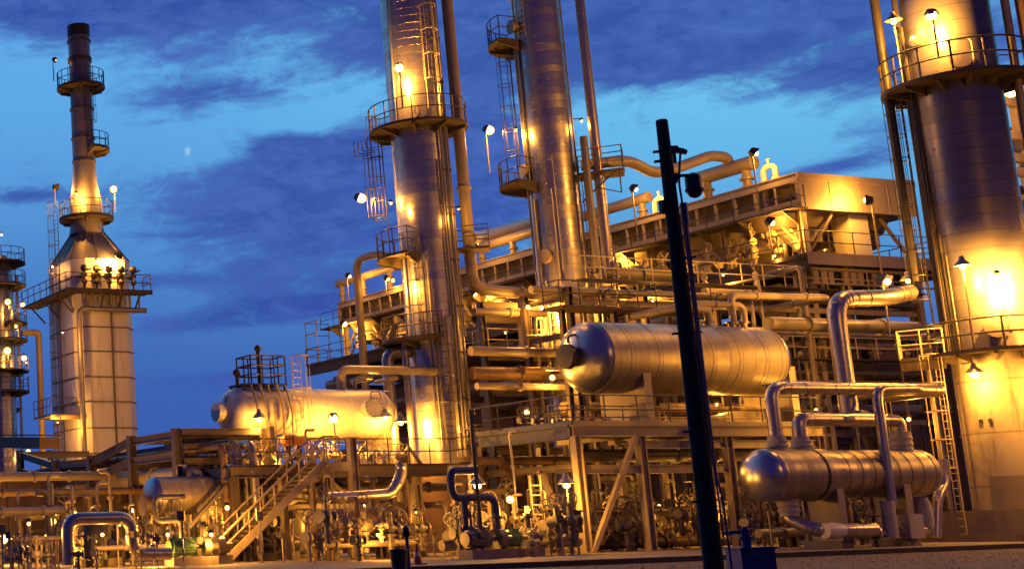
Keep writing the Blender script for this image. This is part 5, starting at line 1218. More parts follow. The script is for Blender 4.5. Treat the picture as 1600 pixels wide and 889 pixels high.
# low goalpost supports and near clutter along the left front
def goal(x, y, w, h, label, group):
    t = thing('pipe_support', label, 'pipe support', (x, y, SZ), group)
    for dx in (-w / 2, w / 2): MB().ibeam((x + dx, y, SZ), (x + dx, y, SZ + h), .18, .2, (1, 0, 0)).build('post', 'steel', t)
    MB().ibeam((x - w / 2 - .25, y, SZ + h + .1), (x + w / 2 + .25, y, SZ + h + .1), .18, .2).build('beam', 'steel', t)
    return t
gp = None
for px, Y in ((60, 64), (110, 62), (160, 66), (420, 58), (500, 57), (560, 56), (620, 55), (780, 52), (840, 53), (960, 55), (1060, 55)):
    x = aY(px, 860, Y)[0]
    if gp is None: gp = goal(x, Y, 1.8, 2.1, 'low steel goalpost support carrying small pipes', 'low goalpost supports'); o = gp
    else: o = copy_tree(gp); o.location = (x, Y, SZ); o.scale = (rnd.uniform(.7, 1.3), 1, rnd.uniform(.7, 1.5))
for i in range(13):
    px = rnd.uniform(-10, 335); Y = rnd.uniform(50, 55); x = aY(px, 870, Y)[0]
    o = copy_tree(vproto2 if i % 4 else vproto); o.location = (x, Y, SZ + rnd.choice((0, 0, .3))); s_ = rnd.uniform(.55, .85); o.scale = (s_, s_, s_ * rnd.uniform(.8, 1.4)); o.rotation_euler = (0, 0, rnd.uniform(-.8, .8))
for pa, pb2, py, Y, r, mm, lab in ((150, 330, 856, 54.0, .1, 'pipe_paint', 'slim beige pipe left of the stair foot'), (20, 150, 842, 56, .1, 'pipe_paint', 'slim beige pipe passing the dark motor pump'), (-30, 100, 800, 58, .18, 'pipe_paint', 'beige pipe behind the outer rack columns'), (-30, 240, 770, 63, .16, 'pipe_rust', 'brown pipe under the rack beams'), (-30, 240, 745, 66, .22, 'pipe_paint', 'thick beige pipe crossing before the furnace foot')):
    a, b = aY(pa, py, Y), aY(pb2, py, Y); run('pipe', [(a[0], Y, max(SZ + r, a[2])), (b[0], Y, max(SZ + r, a[2]))], r, mm, lab, 'front left pipes', flanges=1.8)

# instrument stands: a thin post, a gauge box and a dial
def gauge(x, y, h, label, group):
    t = thing('instrument_stand', label, 'instrument', (x, y, SZ), group)
    MB().tube((x, y, SZ), (x, y, SZ + h), .035, 7).box(x - .1, y - .1, SZ, x + .1, y + .1, SZ + .02).build('post', 'galv', t)
    b = MB().box(x - .13, y - .1, SZ + h + .001, x + .13, y + .1, SZ + h + .3).build('gauge_box', 'steel', t)
    MB().tube((x - .02, y - .1, SZ + h + .17), (x - .02, y - .15, SZ + h + .17), .07, 14).build('dial', 'pipe_grey', b)
    MB().pipe([(x + .05, y, SZ + h), (x + .05, y, SZ + h * .6), (x + .45, y, SZ + h * .5)], .02, .1, 6).build('sensing_line', 'galv', t)
    return t
gs = None
for pa, pb2, Ya, Yb, n in ((-5, 335, 49.5, 57, 22), (390, 700, 50, 56, 14), (700, 900, 46, 53, 10), (920, 1150, 50, 55, 12), (1170, 1430, 44.8, 48, 9)):
    for i in range(n):
        Y = rnd.uniform(Ya, Yb); x = aY(pa + (pb2 - pa) * (i + rnd.random()) / n, 850, Y)[0]
        if gs is None: gs = gauge(x, Y, 1.45, 'slim instrument stand with a small gauge box among the low pipes', 'instrument stands'); o = gs
        else: o = copy_tree(gs); o.location = (x, Y, SZ); o.rotation_euler = (0, 0, rnd.uniform(-1.2, .4)); q_ = rnd.uniform(.4, 1.3); o.scale = (1, 1, q_)
# pumps
def pump(x, y, label, m='green_paint'):
    t = thing('pump', label, 'pump', (x, y, SZ), 'motor driven pumps')
    MB().box(x - 1.0, y - .4, SZ, x + 1.0, y + .4, SZ + .35).build('base', 'concrete', t)
    mt = MB().tube((x - .9, y, SZ + .75), (x + .05, y, SZ + .75), .34, 18).tube((x - 1.0, y, SZ + .75), (x - .9, y, SZ + .75), .28, 18)
    for k in range(10): a = k * pi / 5; mt.bar((x - .85, y + .35 * cos(a), SZ + .75 + .35 * sin(a)), (x, y + .35 * cos(a), SZ + .75 + .35 * sin(a)), .04)
    mt.box(x - .6, y - .48, SZ + .8, x - .25, y - .3, SZ + 1.1).build('motor', m, t)
    MB().tube((x + .05, y, SZ + .75), (x + .45, y, SZ + .75), .09, 10).build('shaft', 'galv', t)
    MB().tube((x + .45, y, SZ + .72), (x + .75, y, SZ + .72), .42, 20).tube((x + .6, y, SZ + .9), (x + .6, y, SZ + 1.7), .13, 12).tube((x + .6, y, SZ + 1.5), (x + .6, y, SZ + 1.6), .24, 14).tube((x + .75, y, SZ + .72), (x + 1.2, y, SZ + .72), .14, 12).build('pump_casing', 'pipe_grey', t)
    return t
for i, (px, Y, lab, mm) in enumerate(((150, 55.5, 'pump with a dark motor under the bright looping pipe', 'dark_steel'), (298, 51.5, 'green motor pump left of the stair foot', 'green_paint'), (322, 53.0, 'second green pump, just behind the first at the stair foot', 'green_paint'), (430, 56.5, 'grey pump below the middle of the stair', 'pipe_grey'), (808, 47.0, 'green pump between the blue stepped pipe and the leaning brace', 'green_paint'), (760, 46.2, 'grey pump at the foot of the blue stepped pipe', 'pipe_grey'))):
    p = aY(px, 850, Y); pump(p[0], Y, lab, mm)
# vertical drums by the left pumps
for px, Y, r, h, mm, lab in ((150, 55.0, .5, 2.0, 'black', 'dark upright drum behind the bright looping pipe'), (182, 56.0, .38, 1.7, 'dark_steel', 'narrower dark upright drum next to the looping pipe bend'), (395, 58, .7, 3.2, 'pipe_paint', 'beige upright drum under the cream vessel deck'), (470, 57, .55, 2.6, 'pipe_grey', 'grey upright drum behind the stair')):
    p = aY(px, 850, Y); t = thing('upright_drum', lab, 'drum', (p[0], Y, SZ), 'upright drums')
    MB().lathe((p[0], Y, 0), (0, 0, 1), [(r * .9, SZ), (r * .9, SZ + .3), (r, SZ + .32), (r, SZ + h - r * .5), (r * .85, SZ + h - r * .25), (r * .5, SZ + h - .05), (.05, SZ + h)], 24).build('shell', mm, t)
    MB().tube((p[0], Y, SZ + h - .1), (p[0], Y, SZ + h + .4), .12, 10).tube((p[0] - r - .3, Y, SZ + h * .6), (p[0], Y, SZ + h * .6), .1, 10).build('nozzle', mm, t)
# long manifolds near the ground
for pa, pb2, py, Y, r, mm, lab in ((230, 470, 858, 56.8, .16, 'pipe_paint', 'long beige manifold pipe running low behind the stair'), (690, 905, 852, 48.2, .22, 'pipe_paint', 'thick beige manifold low between the blue pipe and the platform corner'), (915, 1140, 800, 52.5, .18, 'pipe_grey', 'grey manifold behind the diagonal brace at waist height'), (920, 1150, 850, 51.5, .24, 'pipe_rust', 'brown manifold near the ground behind the platform columns'),
                                 (1185, 1262, 833, 45.6, .19, 'pipe_paint', 'short manifold with upright handwheels left of the exchanger elbow'), (380, 700, 765, 56.6, .2, 'pipe_grey', 'grey pipe slung below the cream vessel deck'), (480, 660, 852, 50.4, .14, 'pipe_paint', 'narrow beige pipe in front of the dark brown drum'), (905, 1200, 712, 51.8, .3, 'pipe_grey', 'thick grey pipe just under the platform of the large vessel'), (740, 905, 720, 54.0, .2, 'pipe_rust', 'brown pipe in the shade under the side girder'), (1270, 1450, 835, 45.4, .2, 'pipe_grey', 'grey manifold low behind the heat exchanger')):
    a, b = aY(pa, py, Y), aY(pb2, py, Y); zz_ = max(SZ + r + .05, a[2])
    run('pipe', [(a[0], Y, zz_), (b[0], Y, zz_)], r, mm, lab, 'manifold pipes', flanges=2.2)
for px, Y, h, mm, lab in ((655, 52.5, 3.1, 'steel', 'dark steel upright below the deck beside the tower skirt'), (560, 53.5, 5.2, 'cream_steel', 'bright cream upright post under the cream vessel deck'), (1235, 47, 7, 'steel', 'steel upright between the platform and the heat exchanger'), (1412, 46.5, 6.5, 'steel', 'broad steel upright behind the exchanger near the ladder')):
    p = aY(px, 840, Y); one('steel_post', MB().ibeam((p[0], Y, SZ), (p[0], Y, SZ + h), .3, .34, (1, 0, 0)).box(p[0] - .25, Y - .25, SZ, p[0] + .25, Y + .25, SZ + .03).box(p[0] - .25, Y - .25, SZ + h, p[0] + .25, Y + .25, SZ + h + .04), mm, lab, 'post', (p[0], Y, SZ))
# hanging control boxes
for px, py, lab in ((863, 816, 'dark square control box left of the leaning brace'), (894, 816, 'dark square control box right of the leaning brace')):
    p = aY(px, py, 48.0); t = thing('control_box', lab, 'control box', (p[0], 48.0, SZ), 'dark control boxes')
    MB().box(p[0] - .33, 47.8, p[2] - .42, p[0] + .33, 48.15, p[2] + .42).box(p[0] - .37, 47.74, p[2] + .423, p[0] + .37, 48.2, p[2] + .5).build('box', 'dark_steel', t)
    MB().tube((p[0] - .2, 48, SZ), (p[0] - .2, 48, p[2] - .42), .045, 8).tube((p[0] + .2, 48, SZ), (p[0] + .2, 48, p[2] - .42), .045, 8).build('stand', 'steel', t)
# small fixed ladder frame
p = aY(840, 800, 49.5); t = thing('step_ladder', 'pale vertical access ladder under the side girder', 'ladder', (p[0], 49.5, SZ)); ladder_mb((p[0], 49.5, SZ), (p[0], 49.5, SZ + 3.3), (1, 0, 0), .55, .05, .4).build('ladder_rails', 'yellow_rail', t)
# things on the platform below the large vessel
for px, lab in ((760, 'beige angled valve train on the side girder deck'), (1120, 'pale insulated bundle on the platform under the large vessel'),):
    pass
p = aY(1150, 640, PY0 + 2.8); t = thing('insulated_box', 'pale sloping box with ribbed pipes on the platform under the large vessel', 'box', (p[0], PY0 + 2.8, PZ))
MB().prism([(p[0] - 1.6, PY0 + 2.4, PZ), (p[0] + 2.0, PY0 + 2.4, PZ), (p[0] + 2.0, PY0 + 2.4, PZ + .55), (p[0] + .8, PY0 + 2.4, PZ + 1.0), (p[0] - 1.6, PY0 + 2.4, PZ + .6)], (0, .9, 0)).build('cover', 'cream_steel', t)
MB().tube((p[0] - 1.4, PY0 + 2.2, PZ + .25), (p[0] + 1.6, PY0 + 2.2, PZ + .3), .14, 10).build('pipe_run', 'yellow_rail', t)
DV = 'small valves on the large vessel platform'
pv = None
for i in range(12):
    x = PX0 + .8 + i * 1.15 + rnd.uniform(-.3, .3); y = PY0 + 2.9 + rnd.uniform(0, 2.5)
    if pv is None: pv = valve((x, y, PZ), 'small flanged valve standing on the deck beneath the large vessel', DV, .95, 'pipe_paint', 'pipe_paint', .08, (-.7, -.7, 0)); o = pv
    else: o = copy_tree(pv); o.location = (x, y, PZ); o.rotation_euler = (0, 0, rnd.uniform(0, 6.28))
pv = None
for i in range(16):
    x = BX0 + .8 + i * (BX1 - BX0 - 1.5) / 16 + rnd.uniform(-.3, .3); y = BY0 + 1.0 + rnd.uniform(0, 1.6)
    if pv is None: pv = valve((x, y, BZ), 'cream flanged valve on the deck in front of the cream vessel', 'valves on the cream vessel deck', 1.0, 'white_vessel', 'yellow_rail', .09, (-.7, -.7, 0)); o = pv
    else: o = copy_tree(pv); o.location = (x, y, BZ); o.rotation_euler = (0, 0, rnd.uniform(0, 6.28))
# deck pipes between the towers at middle height
for pa, pb2, py, Y, r, mm, lab in ((735, 905, 548, 58, .24, 'pipe_paint', 'beige pipe crossing between the two slim towers'), (738, 880, 583, 59, .34, 'pipe_rust', 'thick rusty pipe crossing low between the two slim towers'), (745, 880, 603, 57.5, .18, 'pipe_paint', 'lowest beige pipe crossing between the two slim towers'), (740, 850, 487, 60, .2, 'pipe_paint', 'highest beige pipe crossing between the two slim towers'),
                                  (935, 1060, 427, 62, .42, 'pipe_grey', 'thick grey clad pipe leaving the taller tower above the large vessel'), (1100, 1245, 455, 58, .2, 'pipe_paint', 'beige pipe under the cooler above the large vessel'), (1200, 1430, 505, 52, .34, 'pipe_grey', 'wide dull pipe behind the fat shiny downpipe')):
    a, b = aY(pa, py, Y), aY(pb2, py, Y); run('pipe', [(a[0], Y, a[2]), (b[0], Y, a[2])], r, mm, lab, 'cross pipes', flanges=3.5)
t = vrack = thing('pipe_rack', 'tall steel rack stacked with pipes between the large vessel and the cooler', 'pipe rack', (58, 57.5, SZ))
rx0, rx1 = aY(900, 600, 56.5)[0], aY(1440, 600, 56.5)[0]
LV_ = (6.9, 9.0, 11.0, 12.9)
for x in np.linspace(rx0, rx1, 6):
    for y in (56.4, 59.6): MB().ibeam((x, y, SZ), (x, y, 13.4), .28, .3, (1, 0, 0)).build('column', 'steel', t)
    for z in LV_: MB().ibeam((x, 56.55, z), (x, 59.45, z), .2, .3).build('cross_beam', 'steel', t)
for z in LV_: MB().ibeam((rx0, 56.2, z - .3), (rx1, 56.2, z - .3), .2, .28).build('long_beam', 'cream_steel', t)
rq = random.Random(9); k = 0
WH = ('lowest', 'second', 'third', 'top')
for li, z in enumerate(LV_):
    for j in range(4):
        r = rq.choice((.1, .14, .2, .28)); y = 56.75 + j * .78; mm = rq.choice(('pipe_paint', 'pipe_grey', 'pipe_rust', 'clad_pipe', 'pipe_paint'))
        col = {'pipe_paint': 'beige', 'pipe_grey': 'grey', 'pipe_rust': 'brown', 'clad_pipe': 'shiny'}[mm]
        xa_, xb_ = rx0 - rq.uniform(0, 2), rx1 + rq.uniform(0, 2); zz_ = z + .15 + r
        dn = rq.random() < .5
        pts = [(xa_, y, zz_), (xb_, y, zz_)] if not dn else [(xa_ + rq.uniform(1, 5), y - 1.2, SZ + 1), (xa_ + rq.uniform(1, 5), y - 1.2, zz_), (xb_, y - 1.2 + .01, zz_)]
        if dn: pts[0] = (pts[1][0], pts[0][1], pts[0][2])
        run('pipe', pts, r, mm, '%s pipe on the %s shelf behind the large vessel, %s' % (col, WH[li], ('outermost', 'second from the front', 'third from the front', 'innermost')[j]), 'pipes on the vessel rack', flanges=3)
for i in range(24):
    x = rx0 + (rx1 - rx0) * (i + rq.random()) / 24; h = rq.uniform(4, 11); r = rq.choice((.05, .07, .1)); y = rq.uniform(54.2, 55.8)
    if i == 0: dp = stand(x, y, 6, .08, 'pipe_paint', 'tall thin drop pipe in front of the rack behind the large vessel', 'drop pipes at the vessel rack'); o = dp
    else: o = copy_tree(dp); o.location = (x, y, SZ); o.scale = (r / .08, r / .08, h / 6); o.rotation_euler = (0, 0, rq.choice((0, pi)))
for z in (LV_[1] + .9, LV_[3] + .75):
    MB().box(rx0, 55.3, z - .06, rx1, 56.1, z).build('walkway_deck', 'deck_steel', vrack)
    MB().rail([(rx0, 55.35, z), (rx1, 55.35, z)], 1.15, .03, 1.5).build('railing', 'yellow_rail', vrack)
RV = 'valves on the rack behind the large vessel'; rvp = None
for i in range(22):
    x = rx0 + .5 + (rx1 - rx0 - 1) * (i + rq.random()) / 22; z = rq.choice((LV_[1] + .9, LV_[3] + .75))
    if rvp is None: rvp = valve((x, 55.75, z), 'small beige valve on a walkway of the rack behind the large vessel', RV, 1.0, 'pipe_paint', 'pipe_paint', .08, (-.7, -.7, 0)); o = rvp
    else: o = copy_tree(rvp); o.location = (x, 55.75, z); o.rotation_euler = (0, 0, rq.uniform(-1, 1)); o.scale = (1, 1, rq.uniform(.8, 1.6))
# stacked shelves between the slim towers and the cooler
for i in range(12):
    x = aX(745, 600, 50)[0] if False else 52.5 + i * .8; 
    o = copy_tree(dp); o.location = (x, rq.uniform(60, 61.2), SZ); o.scale = (1, 1, rq.uniform(1.0, 2.3)); o.rotation_euler = (0, 0, rq.choice((0, pi)))
# middle steel frame between the towers
t = thing('steel_structure', 'open steel structure with a railed landing between the two slim towers', 'steel structure', (aY(760, 700, 62)[0], 62, SZ))
fx0, fx1 = aY(758, 560, 62)[0], aY(900, 560, 62)[0]
zA, zB = aY(800, 545, 62)[2] - .5, aY(800, 600, 62)[2] - .4
for x in (fx0, (fx0 + fx1) / 2, fx1): MB().ibeam((x, 62, SZ), (x, 62, zA + 3), .3, .3, (1, 0, 0)).ibeam((x, 66, SZ), (x, 66, zA + 3), .3, .3, (1, 0, 0)).build('column', 'steel', t)
m = MB()
for z in (zB - 3.2, zB, zA, zA + 2.8): m.ibeam((fx0, 61.8, z), (fx1, 61.8, z), .25, .36).ibeam((fx0, 66.2, z), (fx1, 66.2, z), .25, .36)
for x in (fx0 + .2, fx1 - .2): m.ibeam((x, 62, zB + .4), (x, 66, zB + .4), .25, .3)
build_each(m, 'beam', 'steel', t)
MB().box(fx0 - .2, 61.4, zA + .2, fx1 + .2, 66.5, zA + .3).build('deck', 'deck_steel', t)
MB().rail([(fx0 - .1, 66.4, zA + .3), (fx0 - .1, 61.5, zA + .3), (fx1, 61.5, zA + .3)], 1.2, .03, 1.3).build('railing', 'yellow_rail', t)
ladder_mb((fx0 + 4.2, 61.3, zA + .3), (fx0 + 4.2, 61.3, zA + 4.2), (1, 0, 0), .5, .035).build('ladder', 'yellow_rail', t)
# walkway above the large vessel, in front of the taller tower
t = thing('walkway', 'railed dark walkway curving above the large vessel, in front of the taller tower', 'walkway', (aY(880, 480, 55)[0], 55, SZ))
w0, w1 = aY(868, 500, 55.5), aY(1050, 440, 55.5); zw_ = aY(960, 482, 55.5)[2]
MB().box(w0[0], 55, zw_ - .15, w1[0] + 2, 56.3, zw_).build('deck', 'deck_steel', t)
MB().rail([(w0[0], 56.2, zw_), (w0[0], 55.05, zw_), (w1[0] + 2, 55.05, zw_)], 1.25, .035, 1.2).build('railing', 'rail_steel', t)
for x in (w0[0] + .6, (w0[0] + w1[0]) / 2, w1[0] + 1.5): MB().ibeam((x, 55.7, SZ), (x, 55.7, zw_ - .16), .24, .24, (1, 0, 0)).build('column', 'steel', t)
# lit building frame beyond the great tower at the frame edge
q = aR(1592, 220, 104); t = thing('steel_building', 'lit yellow steel building glimpsed beyond the great tower', 'building', (q[0] + 4, q[1] + 3, SZ))
zq = lambda py: zat(q[0], q[1], py)
m = MB()
for py in (152, 205, 240, 262, 300, 345): m.box(q[0] - 3, q[1], zq(py) - .5, q[0] + 9, q[1] + .4, zq(py))
build_each(m, 'beam', 'cream_steel', t)
m = MB()
for dx in (-2.6, 1.2, 5): m.box(q[0] + dx - .25, q[1] + .45, SZ, q[0] + dx + .25, q[1] + .9, zq(140))
m.build('column', 'cream_steel', t)
MB().box(q[0] - 3, q[1] + 4, zq(205), q[0] + 9, q[1] + 4.2, zq(160)).box(q[0] - 3, q[1] + 4, zq(345), q[0] + 9, q[1] + 4.2, zq(262)).build('wall', 'cream_steel', t)
# dark distant pipe field along the far left ground
for k, (px, R, h, lab) in enumerate(((12, 84, 3.2, 'squat beige drum among the lights at the far left ground'), (48, 88, 2.6, 'small beige drum right of the squat one at the far left ground'), (95, 82, 2.4, 'low beige drum behind the rack at the far left'))):
    p = aR(px, 840, R); t = thing('upright_drum', lab, 'drum', (p[0], p[1], SZ), 'upright drums')
    MB().lathe((p[0], p[1], SZ), (0, 0, 1), [(1.1, 0), (1.1, h), (.8, h + .3), (.1, h + .45)], 20).build('shell', 'cream_steel', t); MB().tube((p[0], p[1], SZ + h), (p[0], p[1], SZ + h + 1), .15, 8).tube((p[0] - 1.5, p[1], SZ + h * .5), (p[0], p[1], SZ + h * .5), .15, 8).build('nozzle', 'cream_steel', t)

def backdrop_block(name, label, x0, y0, x1, y1, h, m, cat='building', bay=3.0):  # added brown blocks that close off the sky behind the pipes
    t = thing(name, label, cat, ((x0 + x1) / 2, (y0 + y1) / 2, SZ))
    w = MB().box(x0, y0, SZ, x1, y1, SZ + h).build('wall', m, t)
    k = MB()
    for x in np.arange(x0 + .2, x1, bay): k.box(x - .12, y0 - .12, SZ, x + .12, y0 - .003, SZ + h - .3)
    for y in np.arange(y0 + .2, y1, bay): k.box(x0 - .12, y - .12, SZ, x0 - .003, y + .12, SZ + h - .3)
    for z in np.arange(1.6, h - .3, 1.9): k.box(x0 - .06, y0 - .06, SZ + z, x1, y0 - .002, SZ + z + .14).box(x0 - .06, y0 - .002, SZ + z, x0 - .002, y1, SZ + z + .14)
    k.build('frame', 'steel', w)
    MB().box(x0 - .35, y0 - .35, SZ + h + .002, x1 + .3, y1 + .3, SZ + h + .22).build('roof', 'dark_steel', t)
    l = MB()
    for i, x in enumerate(np.arange(x0 + 1.7, x1 - 1, bay * 2)): l.box(x - .8, y0 - .05, SZ + .02, x + .8, y0 - .003, SZ + min(2.4, h * .7))
    build_each(l, 'door', 'deck_steel', t)
    return t
backdrop_block('cooler_backdrop', 'brown clad backdrop block added under the cooler to close off the sky', FX + 2.6, FY + 6, FX + 34, FY1 - 3, 12.5, 'pipe_rust')
backdrop_block('rack_backdrop', 'long low brown backdrop block added behind the cream vessel and the rack', 22, 73, 52, 78, 4.6, 'pipe_rust')
backdrop_block('platform_backdrop', 'low brown backdrop block added behind the platform of the large vessel', 52.5, 60.5 + 11, 66, 78, 6.0, 'pipe_rust')

# ------------------------------------------------------------------ lamps
def A(px, py, Y): return aY(px, py, Y)
# furnace
q = zat(*polar(cf, rs_ + .95, 95, 0)[:2], 296); flood(polar(cf, rs_ + .95, 95, q), 'blazing floodlight on the right of the chimney collar walkway', 1500, aim=(-.5, -.6, -.2), pole=1.9, br=.4)
q = zat(*polar(cf, rs_ + .9, -88, 0)[:2], 293); flood(polar(cf, rs_ + .9, -88, q), 'floodlight on the left of the chimney collar walkway', 900, aim=(.8, .2, -.1), pole=1.8, br=.2)
p = polar(cf, rs_ + .7, -20, zf(312)); jar(p, 'lamp low against the base of the chimney', 2600, arm=(0, .4, .1))
p = polar(cf, rt + 1.05, -92, zf(92)); flood(p, 'unlit looking little lamp on a thin post at the top chimney walkway', 25, aim=(.6, -.6, -.4), pole=1.8, br=.05, size=.8)
p = aY(184, 400, FHY - 1.0); flood(p, 'floodlight under the furnace roof above the burners', 4000, aim=(-.3, .75, -.5), br=.3)
p = aY(150, 408, FHY - 1.0); jar(p, 'lamp above the left burners of the furnace', 500, arm=(0, .6, .1))
p = aX(82, 417, FHX - .7); jar(p, 'lamp on the shaded side wall of the furnace', 300, arm=(.5, 0, .1))
jar(aY(150, 738, 82), 'added fill lamp behind the rack washing the furnace wall', 2200, arm=(0, -.5, .2), br=.08); jar(aY(232, 742, 84), 'second added fill lamp behind the rack, near the furnace corner', 1500, arm=(0, -.5, .2), br=.08)  # unseen lamps added to brighten the furnace wall
p = aX(98, 520, FHX - 2.2); jar(p, 'lamp below the furnace burner walkway on its narrow side', 1600, arm=(.5, .5, .3), br=.08)
p = aX(90, 660, FHX - 2.0); jar(p, 'lamp by the little side landing of the furnace', 1500, arm=(.5, .5, .3), br=.08)
# far tower
for py, rel, w, s, lab in ((375, 10, 200, .18, 'topmost lamp on the many lit walkways tower'), (478, 20, 500, .42, 'bright lamp on the third walkway of the far left tower'), (476, 105, 400, .34, 'lamp at the outer end of the third walkway of the far left tower'), (515, 40, 250, .22, 'lamp between the middle walkways of the far left tower'), (553, 15, 600, .5, 'brightest lamp on the lower walkway of the far left tower'), (562, 70, 500, .4, 'lamp just right of the brightest one on the far left tower'), (707, 80, 300, .34, 'lamp near the foot of the far left tower by the bridge')):
    p = polar(cL, 2.2, rel, zL(py)); jar(p, lab, w, arm=tuple(-outv(cL, rel) * .8 + V(0, 0, .2)), br=s)
# slim tower
p = polar(c2, 2.45, -16, Z2(104, 2.3)); flood(p, 'floodlight on a post at the ring walkway of the slimmer tower', 4200, aim=(.05, .15, -1), pole=2.4, br=.36, off=.3, size=.7)
p = polar(c2, 3.2, -92, Z2(300)); flood(p, 'starry floodlight hung off the cage ladder of the slimmer tower', 1100, aim=(.3, -.5, -.3), pole=0, br=.38)
p = polar(c2, r2 + .8, -48, Z2(310, 2)); jar(p, 'lamp lighting the bundle of risers above the second walkway', 500, arm=(.3, .4, .2), br=.1)
p = polar(c2, r2 + 1.0, -50, Z2(432, 2)); jar(p, 'lamp on the risers above the third walkway of the slimmer tower', 3600, arm=(.3, .4, .3), br=.13)
p = polar(c2, r2 + 1.3, -48, Z2(655, 2.6)); pendant(p, 'shaded lamp on the left of the slimmer tower just above its skirt', 6000, stem=(.3, .5, .3), br=.18)
p = polar(c2, r2 + .9, 45, Z2(330, 2)); jar(p, 'small lamp at the right edge of the slimmer tower', 250, arm=(-.4, .4, .2), br=.06)
p = aX(744, 380, FX - 1.5); flood(p, 'floodlight blasting the end of the long header pipe', 900, aim=(.6, -.3, .2), br=.25)
# taller tower
p = polar(c3, 3.1, -96, Z3(190)); flood(p, 'starry floodlight on a slanting post left of the taller tower', 1500, aim=(.3, -.5, -.3), pole=2.6, br=.38)
p = polar(c3, r3 + .6, -60, Z3(205)); jar(p, 'lamp close to the taller tower above its lower walkway', 800, arm=(.3, .4, .2), br=.12)
p = polar(c3, r3 + 1.1, -30, Z3(478, 2)); jar(p, 'lamp glaring at the base of the taller tower', 6000, arm=(.3, .4, .3), br=.2)
p = polar(c3, r3 + .9, -75, Z3(500, 2)); jar(p, 'second lamp at the base of the taller tower, lower left', 900, arm=(.3, .4, .3), br=.16)
p = polar(c3, r3 + .5, 75, Z3(200)); jar(p, 'small lamp in the gap between taller tower and riser', 350, arm=(-.3, .3, .2), br=.1)
# cooler
def fl(px, py, x, lab, w, pole=2.4, br=.2, aim=(.6, -.4, -.6), **k): return flood(aX(px, py, x), lab, w, aim=aim, pole=pole, br=br, **k)
fl(546, 432, FX - .9, 'floodlight on the far end of the cooler top left of the hooped pipe', 1100, 2.2)
fl(606, 436, FX - .6, 'floodlight above the cooler walkway behind the slimmer tower', 900, 1.4)
fl(538, 506, FX - 1.5, 'floodlight glaring at the far end of the cooler deck', 1600, 1.2, .34)
fl(742, 460, FX - .9, 'floodlight under the cooler walkway between the slim towers', 1500, 0, .2)
fl(993, 296, FX - .9, 'floodlight on a post by the end of the long header pipe', 1100, 3.6, .2)
fl(1181, 240, FX - .9, 'floodlight on a post beside the fat header at the cooler corner', 1100, 3.4, .2)
fl(958, 402, FX - 1.0, 'lamp below the cooler walkway right of the taller tower', 1300, 0, .17)
fl(1206, 348, FX - 1.1, 'floodlight among the yellow lit valves on the cooler deck', 1500, 2.2, .24)
p = aY(1353, 313, FY - 1.3); flood(p, 'floodlight on a post facing the end panel of the cooler', 2200, aim=(-.45, .8, .1), pole=4.3, br=.22)
p = aY(1290, 400, FY + 3); p[2] = zd + 1.2; jar(p, 'lamp inside the cooler frame behind the end railing', 700, arm=(0, .2, .3), br=.08)
for i, k in enumerate((1, 2, 3, 4, 5, 6, 7)):
    y = bays[k] - 2.4; jar((FX + 1.4, y, zd + 1.6), ('lamp beneath the first inner fan of the cooler', 'lamp beneath the second inner fan of the cooler', 'lamp under the cooler fans right of the taller tower', 'lamp under the cooler fans just left of the taller tower', 'lamp under the cooler fans midway between the slim towers', 'lamp under the cooler fans behind the slimmer tower', 'lamp under the furthest fans of the cooler')[i], 650, arm=(0, .2, .3), br=.1)
p = aY(1386, 440, 50.5); flood(p, 'floodlight on a tall pale post left of the great tower', 1100, aim=(.2, -.75, -.5), pole=2.9, br=.26, size=1.3)
p = aY(1419, 438, 50.5); pendant(p, 'shaded lamp hanging left of the great tower beside the tall pale post', 500, br=.2)
# great tower
p = polar(cR, 3.1, -14, ZR(412, 3.1)); pendant(p, 'shaded lamp on a tall thin post before the glaring shell of the great tower', 4500, post=3.4, br=.22, R=.34, stem=(.0, .0, .5))
p = polar(cR, 3.0, 34, ZR(425, 3.0)); jar(p, 'lamp glaring on the shell of the great tower near the frame edge', 20000, arm=(0, .3, .3), aim=-outv(cR, 34) - V(0, 0, .1), br=.34)
p = polar(cR, 3.0, 8, ZR(432, 3.0)); jar(p, 'lamp glaring on the middle of the great tower shell', 19000, arm=(0, .3, .3), aim=-outv(cR, 8) - V(0, 0, .1), br=.14)
p = polar(cR, 2.8, -10, ZR(20, 2.8)); flood(p, 'floodlight on a post lighting the great tower above its upper walkway', 10000, aim=(.1, .2, -1), pole=2.2, br=.36, off=.2, size=.8)
p = polar(cR, 2.7, -46, ZR(10, 2.7)); pendant(p, 'shaded lamp on a post at the left of the great tower upper walkway', 700, post=3.0, br=.2, R=.36)
p = polar(cR, rR + .7, -22, ZR(580, 2.4)); pendant(p, 'shaded lamp under the lower walkway, lighting the stained skirt', 1700, stem=(.2, .7, .4), br=.3, R=.36)
p = polar(cR, rR + 1.4, 34, ZR(600, 2.8)); pendant(p, 'shaded lamp at the frame edge lighting the stained skirt', 1700, stem=(.2, .7, .4), br=.2, R=.4)
p = aR(1580, 142, 100); flood(p, 'floodlight on the yellow building beyond the great tower', 2500, aim=(.2, .7, -.5), br=.6)
p = aR(1590, 300, 99); flood(p, 'lower floodlight on the yellow building beyond the great tower', 1500, aim=(.2, .7, -.5), br=.3)
